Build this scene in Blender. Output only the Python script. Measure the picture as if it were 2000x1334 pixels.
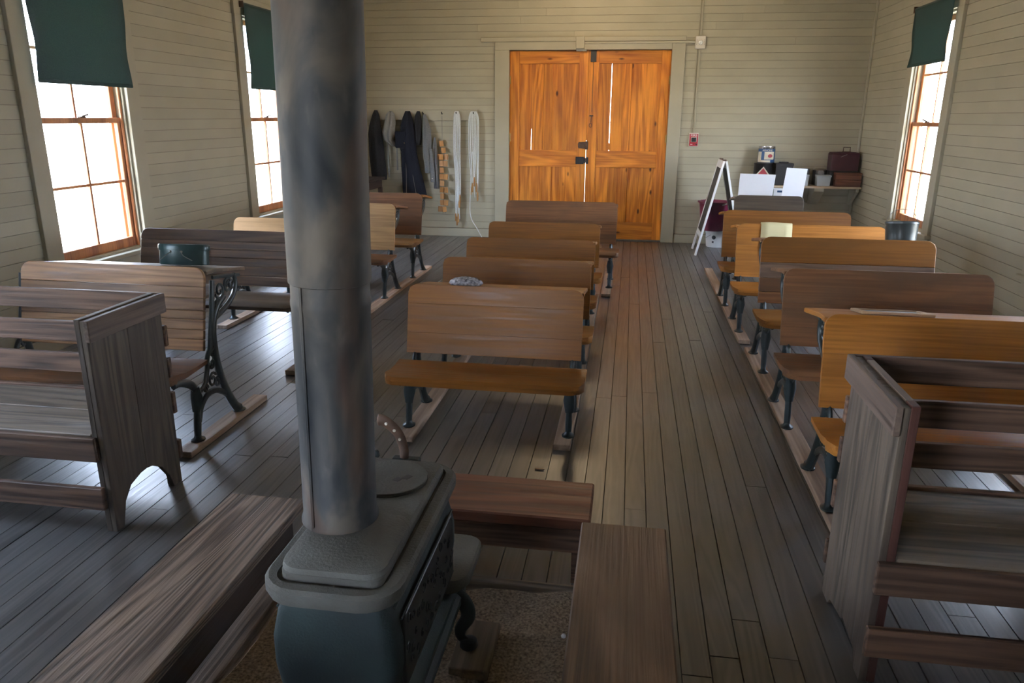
import bpy, math, random
from mathutils import Vector, Matrix
random.seed(7)
PI = math.pi
sc = bpy.context.scene
col = sc.collection
for o in list(bpy.data.objects):
    bpy.data.objects.remove(o)

# ------------------------------------------------------------------ camera
EYE = 1.62
yaw, pitch, roll, fpx = math.radians(8.644), math.radians(16.608), math.radians(.387), 1473.7
fw = Vector((-math.sin(yaw)*math.cos(pitch), math.cos(yaw)*math.cos(pitch), -math.sin(pitch)))
r0 = Vector((math.cos(yaw), math.sin(yaw), 0)); u0 = r0.cross(fw)
rr = math.cos(roll)*r0+math.sin(roll)*u0; uu = -math.sin(roll)*r0+math.cos(roll)*u0
cam = bpy.data.cameras.new('camera'); camo = bpy.data.objects.new('camera', cam); col.objects.link(camo)
camo.matrix_world = Matrix(((rr.x, uu.x, -fw.x, 0), (rr.y, uu.y, -fw.y, 0), (rr.z, uu.z, -fw.z, EYE), (0, 0, 0, 1)))
cam.sensor_width = 36; cam.lens = fpx/2000*36; cam.clip_start = .02; cam.clip_end = 300
sc.camera = camo

# ------------------------------------------------------------------ sky, sun, exposure
SKY, SUN, EXPO = 7.5, 9.0, 2.12
w = bpy.data.worlds.new('sky'); sc.world = w; w.use_nodes = True
nt = w.node_tree; nt.nodes.clear()
out = nt.nodes.new('ShaderNodeOutputWorld'); bg = nt.nodes.new('ShaderNodeBackground')
tc = nt.nodes.new('ShaderNodeTexCoord'); sx = nt.nodes.new('ShaderNodeSeparateXYZ'); rp = nt.nodes.new('ShaderNodeValToRGB')
nt.links.new(tc.outputs['Generated'], sx.inputs[0]); nt.links.new(sx.outputs['Z'], rp.inputs[0])
rp.color_ramp.elements[0].position = 0; rp.color_ramp.elements[0].color = (.84, .92, 1.05, 1)
rp.color_ramp.elements[1].position = .7; rp.color_ramp.elements[1].color = (.50, .70, 1.05, 1)
nt.links.new(rp.outputs[0], bg.inputs[0]); bg.inputs[1].default_value = SKY
nt.links.new(bg.outputs[0], out.inputs[0])
sun = bpy.data.lights.new('sun', 'SUN'); sun.energy = SUN; sun.angle = .01; sun.color = (1, .93, .82)
suno = bpy.data.objects.new('sun', sun); col.objects.link(suno)
suno.rotation_euler = Vector((.33, -.12, 1)).to_track_quat('Z', 'Y').to_euler(); suno.location = (6, 0, 20)
vs = sc.view_settings
vs.view_transform = 'Standard'; vs.look = 'None'; vs.gamma = 1; vs.use_curve_mapping = False; vs.exposure = EXPO
sc.cycles.max_bounces = 12; sc.cycles.diffuse_bounces = 8; sc.cycles.transparent_max_bounces = 24
sc.cycles.sample_clamp_indirect = 12
sc.cycles.use_denoising = True

# ------------------------------------------------------------------ materials
def mat_base(name):
    m = bpy.data.materials.new(name); m.use_nodes = True
    n = m.node_tree; n.nodes.clear()
    o = n.nodes.new('ShaderNodeOutputMaterial'); b = n.nodes.new('ShaderNodeBsdfPrincipled')
    n.links.new(b.outputs[0], o.inputs[0])
    return m, n, b
class NB:
    def __init__(s, n): s.n = n
    def node(s, t, **k):
        x = s.n.nodes.new(t)
        for a, v in k.items(): setattr(x, a, v)
        return x
    def link(s, a, b): s.n.links.new(a, b)
    def math(s, op, a, b=0.0, clamp=False):
        x = s.node('ShaderNodeMath', operation=op); x.use_clamp = clamp
        for i, v in enumerate((a, b)):
            if isinstance(v, (int, float)): x.inputs[i].default_value = v
            else: s.link(v, x.inputs[i])
        return x.outputs[0]
    def mix(s, f, a, b, mode='MIX'):
        x = s.node('ShaderNodeMixRGB', blend_type=mode)
        for i, v in enumerate((f, a, b)):
            if isinstance(v, (int, float)): x.inputs[i].default_value = v
            elif isinstance(v, tuple): x.inputs[i].default_value = (*v[:3], 1)
            else: s.link(v, x.inputs[i])
        return x.outputs[0]
    def coords(s, scale, off=True):
        t = s.node('ShaderNodeTexCoord'); oi = s.node('ShaderNodeObjectInfo')
        mp = s.node('ShaderNodeMapping'); mp.inputs['Scale'].default_value = scale
        if off:
            cb = s.node('ShaderNodeCombineXYZ')
            s.link(s.math('MULTIPLY', oi.outputs['Random'], 17.0), cb.inputs[0])
            s.link(s.math('MULTIPLY', oi.outputs['Random'], 31.0), cb.inputs[1])
            s.link(s.math('MULTIPLY', oi.outputs['Random'], 47.0), cb.inputs[2])
            ad = s.node('ShaderNodeVectorMath', operation='ADD')
            s.link(t.outputs['Object'], ad.inputs[0]); s.link(cb.outputs[0], ad.inputs[1])
            s.link(ad.outputs[0], mp.inputs[0])
        else: s.link(t.outputs['Object'], mp.inputs[0])
        return mp.outputs[0], oi.outputs['Random']
    def noise(s, v, scale=1.0, detail=3.0, dist=0.0, rough=.5):
        x = s.node('ShaderNodeTexNoise'); x.inputs['Scale'].default_value = scale; x.inputs['Detail'].default_value = detail
        x.inputs['Distortion'].default_value = dist; x.inputs['Roughness'].default_value = rough
        s.link(v, x.inputs['Vector']); return x.outputs['Fac']
    def ramp(s, f, stops):
        x = s.node('ShaderNodeValToRGB'); e = x.color_ramp.elements
        while len(e) < len(stops): e.new(.5)
        for i, (p, c) in enumerate(stops):
            e[i].position = p; e[i].color = (*c, 1) if isinstance(c, tuple) else (c, c, c, 1)
        s.link(f, x.inputs[0]); return x.outputs[0]
    def bump(s, b, h, strength=.3, dist=.004):
        x = s.node('ShaderNodeBump'); x.inputs['Strength'].default_value = strength; x.inputs['Distance'].default_value = dist
        s.link(h, x.inputs['Height']); s.link(x.outputs[0], b.inputs['Normal'])

def wood(name, dark, light, axis='x', rough=.5, ring=22.0, across=9.0, var=.3, bump=.25, spec=.4, knots=None, stain=None, fine=70.0, ringw=.5, coat=0.0, big_knots=False):
    m, n, b = mat_base(name); B = NB(n)
    al = .55
    sc3 = {'x': (al, across, across), 'y': (across, al, across), 'z': (across, across, al)}[axis]
    v, rnd = B.coords(sc3)
    n1 = B.noise(v, .55, 2.5, .5)
    rings = B.math('MULTIPLY_ADD', B.math('SINE', B.math('MULTIPLY', n1, ring)), .5); rings.node.inputs[2].default_value = .5
    f = fine/across
    sf = {'x': (2.2, fine, fine), 'y': (fine, 2.2, fine), 'z': (fine, fine, 2.2)}[axis]
    vf, _ = B.coords(sf)
    n2 = B.ramp(B.noise(vf, 1, 3, .2), [(.30, 0.0), (.66, 1.0)])
    fac = B.math('ADD', B.math('MULTIPLY', rings, ringw), B.math('MULTIPLY', n2, 1-ringw), True)
    c = B.ramp(fac, [(.12, dark), (.8, light)])
    vb, _ = B.coords({'x': (1.8, 5, 5), 'y': (5, 1.8, 5), 'z': (5, 5, 1.8)}[axis])
    n3 = B.noise(vb, 1, 4, .3)
    if stain: c = B.mix(B.ramp(n3, [(.42, 0.0), (.68, 1.0)]), c, stain)
    br = B.math('ADD', B.math('MULTIPLY', rnd, 2*var), 1-var)
    sh = B.math('MULTIPLY', br, B.math('ADD', B.math('MULTIPLY', n3, .9), .55))
    cc = B.node('ShaderNodeCombineXYZ')
    for i in range(3): B.link(sh, cc.inputs[i])
    c = B.mix(1.0, c, cc.outputs[0], 'MULTIPLY')
    if knots:
        sk = {'x': (2.2, 6, 6), 'y': (6, 2.2, 6), 'z': (5.5, 5.5, 2.4)}[axis]
        if big_knots: sk = tuple(q*.62 for q in sk)
        vk, _ = B.coords(sk)
        vo = B.node('ShaderNodeTexVoronoi'); vo.inputs['Scale'].default_value = 1.0; B.link(vk, vo.inputs['Vector'])
        c = B.mix(B.ramp(vo.outputs['Distance'], [(.10, .85), (.26, 0.0)] if big_knots else [(.05, 1.0), (.11, 0.0)]), c, knots)
    B.link(c, b.inputs['Base Color'])
    B.link(B.math('ADD', B.math('MULTIPLY', n2, .25), rough-.12), b.inputs['Roughness'])
    b.inputs['Specular IOR Level'].default_value = spec
    if coat: b.inputs['Coat Weight'].default_value = coat; b.inputs['Coat Roughness'].default_value = .33
    h = B.math('ADD', B.math('MULTIPLY', n2, .7), B.math('MULTIPLY', rings, .3))
    B.bump(b, h, bump, .003)
    return m

def plain(name, c, rough=.6, spec=.4, metal=0.0, nscale=8.0, amt=.18, bump=0.0, bscale=60.0, var=0.0, c2=None):
    m, n, b = mat_base(name); B = NB(n)
    v, rnd = B.coords((1, 1, 1))
    n1 = B.noise(v, nscale, 4)
    lo = c2 if c2 else tuple(x*(1-amt) for x in c)
    hi = c if c2 else tuple(min(1, x*(1+amt)) for x in c)
    cc = B.ramp(n1, [(.3, lo), (.7, hi)])
    if var:
        br = B.math('ADD', B.math('MULTIPLY', rnd, 2*var), 1-var); cb = B.node('ShaderNodeCombineXYZ')
        for i in range(3): B.link(br, cb.inputs[i])
        cc = B.mix(1.0, cc, cb.outputs[0], 'MULTIPLY')
    B.link(cc, b.inputs['Base Color'])
    b.inputs['Roughness'].default_value = rough; b.inputs['Specular IOR Level'].default_value = spec; b.inputs['Metallic'].default_value = metal
    if bump: B.bump(b, B.noise(v, bscale, 4), bump, .004)
    return m

def glass_mat(name, tint=(1, 1, 1), f0=.026):
    m = bpy.data.materials.new(name); m.use_nodes = True
    n = m.node_tree; n.nodes.clear(); B = NB(n)
    o = B.node('ShaderNodeOutputMaterial'); t = B.node('ShaderNodeBsdfTransparent'); g = B.node('ShaderNodeBsdfGlossy')
    t.inputs[0].default_value = (*tint, 1); g.inputs['Roughness'].default_value = 0.0
    ge = B.node('ShaderNodeNewGeometry'); d = B.node('ShaderNodeVectorMath', operation='DOT_PRODUCT')
    B.link(ge.outputs['Normal'], d.inputs[0]); B.link(ge.outputs['Incoming'], d.inputs[1])
    p = B.math('POWER', B.math('SUBTRACT', 1.0, B.math('ABSOLUTE', d.outputs['Value']), True), 5.0)
    f = B.math('ADD', B.math('MULTIPLY', p, .9), f0, True)
    mx = B.node('ShaderNodeMixShader'); B.link(f, mx.inputs[0]); B.link(t.outputs[0], mx.inputs[1]); B.link(g.outputs[0], mx.inputs[2])
    B.link(mx.outputs[0], o.inputs[0])
    return m

M = {}
M['paint'] = plain('wall_paint', (.40, .365, .262), .55, .35, nscale=3, amt=.06, bump=.06, bscale=40, var=.045)
M['paint_gap'] = plain('wall_joint', (.16, .13, .09), .8, .2)
M['trim'] = plain('trim_paint', (.40, .365, .265), .5, .35, nscale=4, amt=.05)
M['floor'] = wood('floor_wood', (.032, .028, .026), (.105, .092, .083), 'y', .46, 95, 11, .24, .2, .5, stain=(.068, .062, .058), fine=75, coat=.9)
M['floor_gap'] = plain('floor_joint', (.012, .009, .008), .9, .1)
M['ceiling'] = plain('ceiling_paint', (.50, .45, .34), .6, .3, nscale=3, amt=.05)
M['pine'] = wood('pine_door', (.42, .115, .011), (.72, .265, .030), 'z', .38, 60, 5, .12, .07, .4, knots=(.075, .014, .005), ringw=.5, fine=60)
M['pine_h'] = wood('pine_door_rail', (.42, .115, .011), (.68, .245, .028), 'x', .38, 55, 5, .1, .07, .4, knots=(.075, .014, .005), ringw=.5, fine=60)
M['sash'] = wood('window_sash', (.32, .10, .035), (.62, .26, .10), 'z', .4, 18, 10, .12, .1)
M['desk_gold'] = wood('desk_golden', (.35, .128, .019), (.56, .222, .040), 'x', .45, 40, 4, .07, .05, .25, stain=(.25, .10, .022), ringw=.3, fine=90)
M['desk_mid'] = wood('desk_brown', (.215, .078, .012), (.33, .126, .022), 'x', .45, 40, 4, .06, .05, .25, stain=(.17, .070, .015), ringw=.3, fine=90)
M['desk_red'] = wood('desk_reddish', (.16, .066, .027), (.30, .135, .058), 'x', .48, 45, 5, .12, .06, .25, stain=(.12, .064, .034), ringw=.35, fine=90)
M['desk_pale'] = wood('desk_pale', (.24, .125, .042), (.38, .215, .085), 'x', .42, 16, 5, .1, .1, .4, ringw=.35)
M['desk_strip'] = wood('desk_boarded', (.21, .105, .046), (.44, .245, .115), 'x', .45, 70, 7, .28, .1, .3)
M['desk_dark'] = wood('desk_dark', (.11, .066, .043), (.24, .15, .10), 'x', .48, 60, 8, .16, .12, .35)
M['desk_grey'] = wood('desk_greyed', (.085, .055, .032), (.19, .135, .085), 'x', .45, 20, 7, .15, .12, .45)
M['runner'] = wood('runner_wood', (.26, .165, .11), (.48, .34, .24), 'y', .6, 40, 12, .15, .2, .3)
M['pew'] = wood('pew_brown', (.055, .030, .020), (.19, .108, .070), 'x', .6, 90, 8, .2, .45, .3)
M['pew_up'] = wood('pew_upright', (.055, .043, .032), (.175, .135, .10), 'z', .62, 80, 8, .15, .45, .3, stain=(.075, .055, .043))
M['pew_y'] = wood('pew_cap', (.065, .042, .032), (.19, .135, .105), 'y', .6, 24, 9, .2, .4, .3)
M['pew_red'] = wood('pew_red_edge', (.05, .018, .014), (.12, .048, .036), 'z', .6, 20, 9, .1, .3, .3)
M['pew_seat'] = wood('pew_seat', (.085, .064, .047), (.235, .185, .138), 'x', .5, 90, 8, .12, .4, .4)
M['plank_grey'] = wood('weathered_plank', (.070, .047, .036), (.27, .195, .145), 'y', .55, 150, 9, .08, .7, .4, ringw=.6, fine=90)
M['plank_brown'] = wood('worn_plank', (.055, .033, .021), (.25, .155, .095), 'y', .5, 110, 5, .06, .5, .4, stain=(.12, .07, .043), knots=(.045, .032, .025), ringw=.6, fine=90, big_knots=True)
M['plank_red'] = wood('red_plank', (.085, .026, .012), (.20, .075, .042), 'x', .5, 60, 7, .08, .25, .4)
M['block'] = wood('tan_block', (.12, .085, .055), (.25, .19, .13), 'y', .7, 40, 9, .1, .3, .3)
M['bench_side'] = wood('bench_side', (.028, .017, .013), (.065, .04, .03), 'y', .6, 20, 8, .1, .3, .3)
M['iron'] = plain('cast_iron', (.016, .026, .027), .38, .5, nscale=30, amt=.3, bump=.15, bscale=120)
M['iron_black'] = plain('black_iron', (.012, .011, .011), .45, .5, nscale=30, amt=.3)
M['iron_brown'] = plain('rusted_latch', (.085, .045, .026), .6, .4, nscale=40, amt=.3)
M['brass'] = plain('brass', (.45, .30, .10), .35, .5, .9)
M['stove'] = plain('stove_iron', (.034, .058, .056), .6, .3, nscale=2.6, bump=.35, bscale=160, c2=(.012, .016, .018))
M['stove_top'] = plain('dusty_stove_top', (.135, .135, .12), .75, .3, nscale=6, bump=.6, bscale=130, c2=(.085, .078, .066))
M['sand'] = plain('sand', (.50, .38, .26), .95, .1, nscale=110, bump=1.0, bscale=260, c2=(.13, .09, .06))
M['blind'] = plain('green_cloth', (.050, .088, .080), .85, .15, nscale=160, amt=.2)
n = M['blind'].node_tree; B = NB(n); pb_ = [x for x in n.nodes if x.type == 'BSDF_PRINCIPLED'][0]; ob_ = [x for x in n.nodes if x.type == 'OUTPUT_MATERIAL'][0]
tr_ = B.node('ShaderNodeBsdfTranslucent'); tr_.inputs[0].default_value = (.05, .11, .095, 1); ms_ = B.node('ShaderNodeMixShader'); ms_.inputs[0].default_value = .25
B.link(pb_.outputs[0], ms_.inputs[1]); B.link(tr_.outputs[0], ms_.inputs[2]); B.link(ms_.outputs[0], ob_.inputs[0])
M['blind_rod'] = plain('blind_roller', (.055, .075, .065), .6, .3)
M['glass'] = glass_mat('window_glass')
m = bpy.data.materials.new('veil_glass'); m.use_nodes = True; n = m.node_tree; n.nodes.clear(); B = NB(n)
o = B.node('ShaderNodeOutputMaterial'); vsn = B.node('ShaderNodeVolumeScatter'); vsn.inputs['Density'].default_value = 3.0; vsn.inputs['Anisotropy'].default_value = .8
vsn.inputs['Color'].default_value = (.93, .97, 1, 1); B.link(vsn.outputs[0], o.inputs['Volume']); M['veil_glass'] = m  # scattering volume stands in for the haze of reflected light, no dust
M['white'] = plain('white_plastic', (.78, .78, .76), .4, .5, amt=.03)
M['offwhite'] = plain('offwhite_plastic', (.62, .57, .48), .45, .5, amt=.04)
M['paper'] = plain('white_card', (.86, .87, .90), .7, .2, amt=.02)
M['cream'] = plain('cream_paper', (.66, .58, .33), .75, .2, amt=.05)
M['fire_red'] = plain('alarm_red', (.42, .022, .035), .35, .5, amt=.05)
M['dark_grey'] = plain('dark_grey_plastic', (.03, .03, .033), .45, .4)
M['lens'] = plain('strobe_lens', (.75, .77, .8), .15, .6, .3, 40, .3)
M['tub'] = plain('maroon_plastic', (.17, .012, .045), .4, .5)
M['slate'] = plain('slate', (.035, .04, .045), .35, .5)
M['chalk'] = plain('chalkboard', (.045, .043, .040), .6, .3)
M['slate_frame'] = wood('slate_frame', (.35, .22, .12), (.6, .42, .26), 'x', .5, 12, 10, .05, .1)
M['tin_green'] = plain('dark_green_tin', (.018, .050, .052), .32, .5, .2, 20, .2)
M['tin_grey'] = plain('dark_pail_enamel', (.032, .042, .042), .34, .5, .2, 20, .2)
M['tin_dark'] = plain('dark_tin', (.018, .016, .017), .4, .5, .2)
M['tin_red'] = plain('dark_red_tin', (.055, .012, .018), .4, .5, .1)
M['tin_steel'] = plain('bright_tin', (.5, .5, .5), .22, .5, .9, 25, .2)
M['label_blue'] = plain('label_blue', (.025, .075, .18), .45, .4)
M['label_cream'] = plain('label_cream', (.62, .56, .42), .55, .3)
M['label_red'] = plain('label_red', (.42, .05, .06), .5, .3)
M['label_green'] = plain('label_green', (.06, .16, .07), .5, .3)
M['wire'] = plain('wire_steel', (.35, .34, .32), .3, .5, .9)
M['box_brown'] = wood('box_brown', (.10, .035, .02), (.22, .085, .045), 'x', .55, 20, 9, .1, .15)
M['shelf'] = wood('shelf_wood', (.34, .25, .16), (.52, .41, .28), 'x', .6, 14, 9, .05, .1)
M['grey_box'] = plain('grey_card_box', (.40, .44, .47), .6, .3, amt=.04)
M['cloth_black'] = plain('black_wool', (.022, .022, .024), .95, .1, nscale=90, amt=.3)
M['cloth_navy'] = plain('navy_denim', (.012, .0135, .021), .9, .1, nscale=120, amt=.3)
M['cloth_grey'] = plain('grey_cotton', (.16, .165, .165), .9, .1, nscale=120, amt=.25)
M['cloth_check'] = plain('grey_check_cotton', (.30, .30, .28), .9, .1, nscale=170, c2=(.14, .14, .13))
M['stitch'] = plain('pale_stitching', (.35, .31, .25), .8, .2)
M['rope'] = plain('white_rope', (.66, .68, .66), .85, .2, nscale=150, amt=.2)
M['handle'] = wood('turned_handle', (.36, .17, .05), (.58, .31, .11), 'z', .5, 10, 20, .15, .1)
M['lace'] = plain('crochet_grey', (.62, .60, .64), .9, .1, nscale=60, c2=(.03, .03, .04))
M['bark'] = plain('tree_bark', (.30, .25, .20), .95, .1, nscale=12, bump=1.0, bscale=20, c2=(.14, .11, .085))
M['leaf'] = plain('oak_leaf', (.20, .26, .05), .6, .3, nscale=2, amt=.3, var=.1)
M['ground'] = plain('dry_ground', (.55, .47, .34), .95, .1, nscale=.6, amt=.2)
M['porch'] = plain('porch_wall', (.20, .17, .14), .8, .2, nscale=4, amt=.1)
M['porch_dark'] = plain('porch_dark_frame', (.03, .028, .026), .7, .2)
M['gate'] = plain('steel_mesh', (.10, .095, .09), .5, .4, .3)
M['outer'] = plain('outer_clapboard', (.55, .52, .46), .7, .2)

m, n, b = mat_base('stove_pipe_steel'); B = NB(n)
v, _ = B.coords((1, 1, .45), False)
na = B.noise(v, 7, 5, .6); nb2 = B.noise(v, 3.2, 3, .8); ncx = B.noise(v, 22, 4)
c = B.ramp(na, [(.36, (.008, .011, .015)), (.47, (.036, .036, .036)), (.60, (.105, .088, .070))])
c = B.mix(B.ramp(nb2, [(.50, 0.0), (.64, .8)]), c, (.105, .046, .024))
c = B.mix(B.ramp(ncx, [(.60, 0.0), (.8, .35)]), c, (.17, .155, .13))
B.link(c, b.inputs['Base Color']); b.inputs['Metallic'].default_value = .15
B.link(B.math('ADD', B.math('MULTIPLY', na, .35), .42), b.inputs['Roughness']); b.inputs['Specular IOR Level'].default_value = .3; B.bump(b, ncx, .06, .003)
M['pipe'] = m

# ------------------------------------------------------------------ mesh helpers
class MB:
    def __init__(s): s.v = []; s.f = []
    def add(s, v, f):
        k = len(s.v); s.v += [tuple(p) for p in v]; s.f += [tuple(i+k for i in q) for q in f]; return s
    def box(s, x0, x1, y0, y1, z0, z1):
        return s.add([(x0, y0, z0), (x1, y0, z0), (x1, y1, z0), (x0, y1, z0), (x0, y0, z1), (x1, y0, z1), (x1, y1, z1), (x0, y1, z1)],
                     [(0, 3, 2, 1), (4, 5, 6, 7), (0, 1, 5, 4), (1, 2, 6, 5), (2, 3, 7, 6), (3, 0, 4, 7)])
    def prism(s, pts, axis, a, b):
        """outline in the plane across axis, extruded from a to b.  x: (y,z)  y: (x,z)  z: (x,y)"""
        def P(p, t): return {'x': (t, p[0], p[1]), 'y': (p[0], t, p[1]), 'z': (p[0], p[1], t)}[axis]
        n = len(pts); v = [P(p, a) for p in pts]+[P(p, b) for p in pts]
        f = [tuple(range(n))[::-1], tuple(range(n, 2*n))]+[(i, (i+1) % n, n+(i+1) % n, n+i) for i in range(n)]
        return s.add(v, f)
    def tube(s, pts, r, seg=8, flat=None, closed=False):
        """round bar along pts; r a number or list; flat=(axis vector, factor) squashes it along that axis"""
        pts = [Vector(p) for p in pts]; n = len(pts); rs = r if isinstance(r, (list, tuple)) else [r]*n
        rings = []; prev = None
        for i, p in enumerate(pts):
            if closed: t = pts[(i+1) % n]-pts[i-1]
            else: t = pts[min(i+1, n-1)]-pts[max(i-1, 0)]
            t.normalize()
            if prev is None:
                a = Vector((0, 0, 1)) if abs(t.z) < .9 else Vector((1, 0, 0))
                nrm = (a-t*a.dot(t)).normalized()
            else:
                nrm = prev-t*prev.dot(t)
                nrm = nrm.normalized() if nrm.length > 1e-6 else prev
            prev = nrm; bi = t.cross(nrm); ring = []
            for k in range(seg):
                q = 2*PI*k/seg; d = (nrm*math.cos(q)+bi*math.sin(q))*rs[i]
                if flat: ax, fc = flat; ax = Vector(ax); d = d+ax*(d.dot(ax)*(fc-1))
                ring.append(p+d)
            rings.append(ring)
        v = [q for ring in rings for q in ring]; f = []
        for i in range(n if closed else n-1):
            j = (i+1) % n
            for k in range(seg):
                f.append((i*seg+k, i*seg+(k+1) % seg, j*seg+(k+1) % seg, j*seg+k))
        if not closed: f += [tuple(range(seg))[::-1], tuple(range((n-1)*seg, n*seg))]
        return s.add(v, f)
    def lathe(s, prof, c=(0, 0, 0), seg=32, sx=1, sy=1):
        v = []; f = []; n = len(prof)
        for r, z in prof:
            for k in range(seg):
                q = 2*PI*k/seg; v.append((c[0]+r*sx*math.cos(q), c[1]+r*sy*math.sin(q), c[2]+z))
        for i in range(n-1):
            for k in range(seg):
                f.append((i*seg+k, i*seg+(k+1) % seg, (i+1)*seg+(k+1) % seg, (i+1)*seg+k))
        f += [tuple(range(seg))[::-1], tuple(range((n-1)*seg, n*seg))]
        return s.add(v, f)
    def loft(s, rings):
        n = len(rings[0]); v = [p for r in rings for p in r]; f = []
        for i in range(len(rings)-1):
            for k in range(n): f.append((i*n+k, i*n+(k+1) % n, (i+1)*n+(k+1) % n, (i+1)*n+k))
        f += [tuple(range(n))[::-1], tuple(range((len(rings)-1)*n, len(rings)*n))]
        return s.add(v, f)
    def obj(s, name, mat, parent=None, loc=None, smooth=False, bevel=0, center=False, seg=1):
        me = bpy.data.meshes.new(name); vv = s.v
        if center:
            c = [sum(p[i] for p in vv)/len(vv) for i in range(3)]; vv = [tuple(p[i]-c[i] for i in range(3)) for p in vv]; loc = c
        me.from_pydata(vv, [], s.f); me.update()
        me.materials.append(M[mat] if isinstance(mat, str) else mat)
        o = bpy.data.objects.new(name, me); col.objects.link(o)
        if parent: o.parent = parent
        if loc: o.location = loc
        if smooth:
            for p in me.polygons: p.use_smooth = True
            if smooth != True:
                me.set_sharp_from_angle(angle=math.radians(smooth))
        if bevel:
            md = o.modifiers.new('bevel', 'BEVEL'); md.width = bevel; md.segments = seg; md.limit_method = 'ANGLE'; md.angle_limit = math.radians(40)
        return o
def bx(x0, x1, y0, y1, z0, z1): return MB().box(x0, x1, y0, y1, z0, z1)
def empty(name, loc, label=None, cat=None, group=None, rz=0):
    o = bpy.data.objects.new(name, None); o.empty_display_size = .1; col.objects.link(o); o.location = loc; o.rotation_euler = (0, 0, rz)
    return tag(o, label, cat, group)
def tag(o, label=None, cat=None, group=None, kind=None):
    if label: o['label'] = label
    if cat: o['category'] = cat
    if group: o['group'] = group
    if kind: o['kind'] = kind
    return o
def struct(o): o['kind'] = 'structure'; return o
def text_mesh(s, size, depth=.0005):
    cu = bpy.data.curves.new('lettering', 'FONT'); cu.body = s; cu.size = size; cu.extrude = depth; cu.align_x = 'CENTER'; cu.align_y = 'CENTER'; cu.resolution_u = 3
    o = bpy.data.objects.new('lettering', cu); col.objects.link(o)
    me = bpy.data.meshes.new_from_object(o.evaluated_get(bpy.context.evaluated_depsgraph_get()))
    bpy.data.objects.remove(o); return me
def lettering(s, size, mat, parent, loc, rot=(PI/2, 0, 0), sx=1):
    me = text_mesh(s, size); me.materials.clear(); me.materials.append(M[mat])
    o = bpy.data.objects.new('lettering', me); col.objects.link(o); o.parent = parent; o.location = loc; o.rotation_euler = rot; o.scale = (sx, 1, 1)
    return o
def arc(c, r, a0, a1, n, plane='yz', x=0.0):
    pts = []
    for i in range(n+1):
        a = math.radians(a0+(a1-a0)*i/n); p, q = c[0]+r*math.cos(a), c[1]+r*math.sin(a)
        pts.append((x, p, q) if plane == 'yz' else (p, x, q) if plane == 'xz' else (p, q, x))
    return pts
def smooth_path(pts, n=5):
    """Catmull-Rom through pts"""
    P = [Vector(p) for p in pts]; P = [P[0]*2-P[1]]+P+[P[-1]*2-P[-2]]; out = []
    for i in range(1, len(P)-2):
        for k in range(n):
            t = k/n; a, b_, c_, d = P[i-1:i+3]
            out.append(.5*((2*b_)+(c_-a)*t+(2*a-5*b_+4*c_-d)*t*t+(3*b_-a-3*c_+d)*t**3))
    out.append(P[-2]); return out

# ------------------------------------------------------------------ room shell
XL, XR, YB, YF, ZC = -3.98, 2.84, 10.37, .40, 3.45
WIN_Z0, WIN_Z1, MEET = .56, 2.58, 1.57
WL = [(1.45, 2.45), (4.77, 5.72), (7.72, 8.67)]           # window openings along the left wall
WR = [(1.45, 2.45), (4.72, 5.67), (7.82, 8.77)]           # and the right
DX0, DX1, DZ = -1.635, .445, 2.445                        # door opening
PX0, PX1, PZ0, PZ1 = -1.7, 1.5, .72, 2.35                 # viewing pane in the front wall

# floor with boards
fl = struct(MB().box(XL-.15, -1.23, YF-.12, YB+.15, -.10, -.02).box(-1.23, -.06, 2.34, YB+.15, -.10, -.02).box(-.06, XR+.15, YF-.12, YB+.15, -.10, -.02).obj('floor', 'floor_gap'))
bwid = .0915; x = XL; i = 0
while x < XR-.01:
    x1 = min(x+bwid, XR)
    y0 = 2.345 if (x1 > -1.20 and x < -.08) else YF
    cuts = [y0]; y = y0+random.uniform(1.2, 4.2)
    while y < YB-1.0: cuts.append(y); y += random.uniform(2.6, 4.8)
    cuts.append(YB)
    for a, bb in zip(cuts, cuts[1:]):
        dz = random.uniform(-.0012, .0012)
        MB().box(x+.0018, x1-.0018, a+.0012, bb-.0012, -.022, dz).obj('floorboard', 'floor', fl, center=True)
    x = x1; i += 1
# sand bed around the stove with its border boards
sand = MB()
nx, ny = 26, 44
X0s, X1s, Y0s, Y1s = -1.129, -.062, .45, 2.317
gv = []
for j in range(ny+1):
    for i in range(nx+1):
        xx = X0s+(X1s-X0s)*i/nx; yy = Y0s+(Y1s-Y0s)*j/ny
        gv.append((xx, yy, -.012+.010*math.sin(xx*9+yy*4)+.007*math.sin(xx*23-yy*17)+random.uniform(-.003, .003)))
sand.add(gv, [(j*(nx+1)+i, j*(nx+1)+i+1, (j+1)*(nx+1)+i+1, (j+1)*(nx+1)+i) for j in range(ny) for i in range(nx)])
tag(sand.obj('sand_bed', 'sand', smooth=True), 'coarse tan sand bed spread under the iron stove', 'sand', kind='stuff')
def lone(mb, name, mat, label, cat, group=None, **k):
    return tag(mb.obj(name, mat, **k), label, cat, group)
lone(bx(-1.235, -1.13, .5, 2.30, -.03, .030), 'border_board', 'plank_grey', 'grey weathered border board of the sand bed beside the long grey bench', 'board', center=True, bevel=.004)
lone(bx(-1.13, -.09, 2.318, 2.352, -.03, .012), 'border_board', 'pew_seat', 'narrow grey border strip of the sand bed in front of the red bench', 'board', center=True, bevel=.003)

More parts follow.
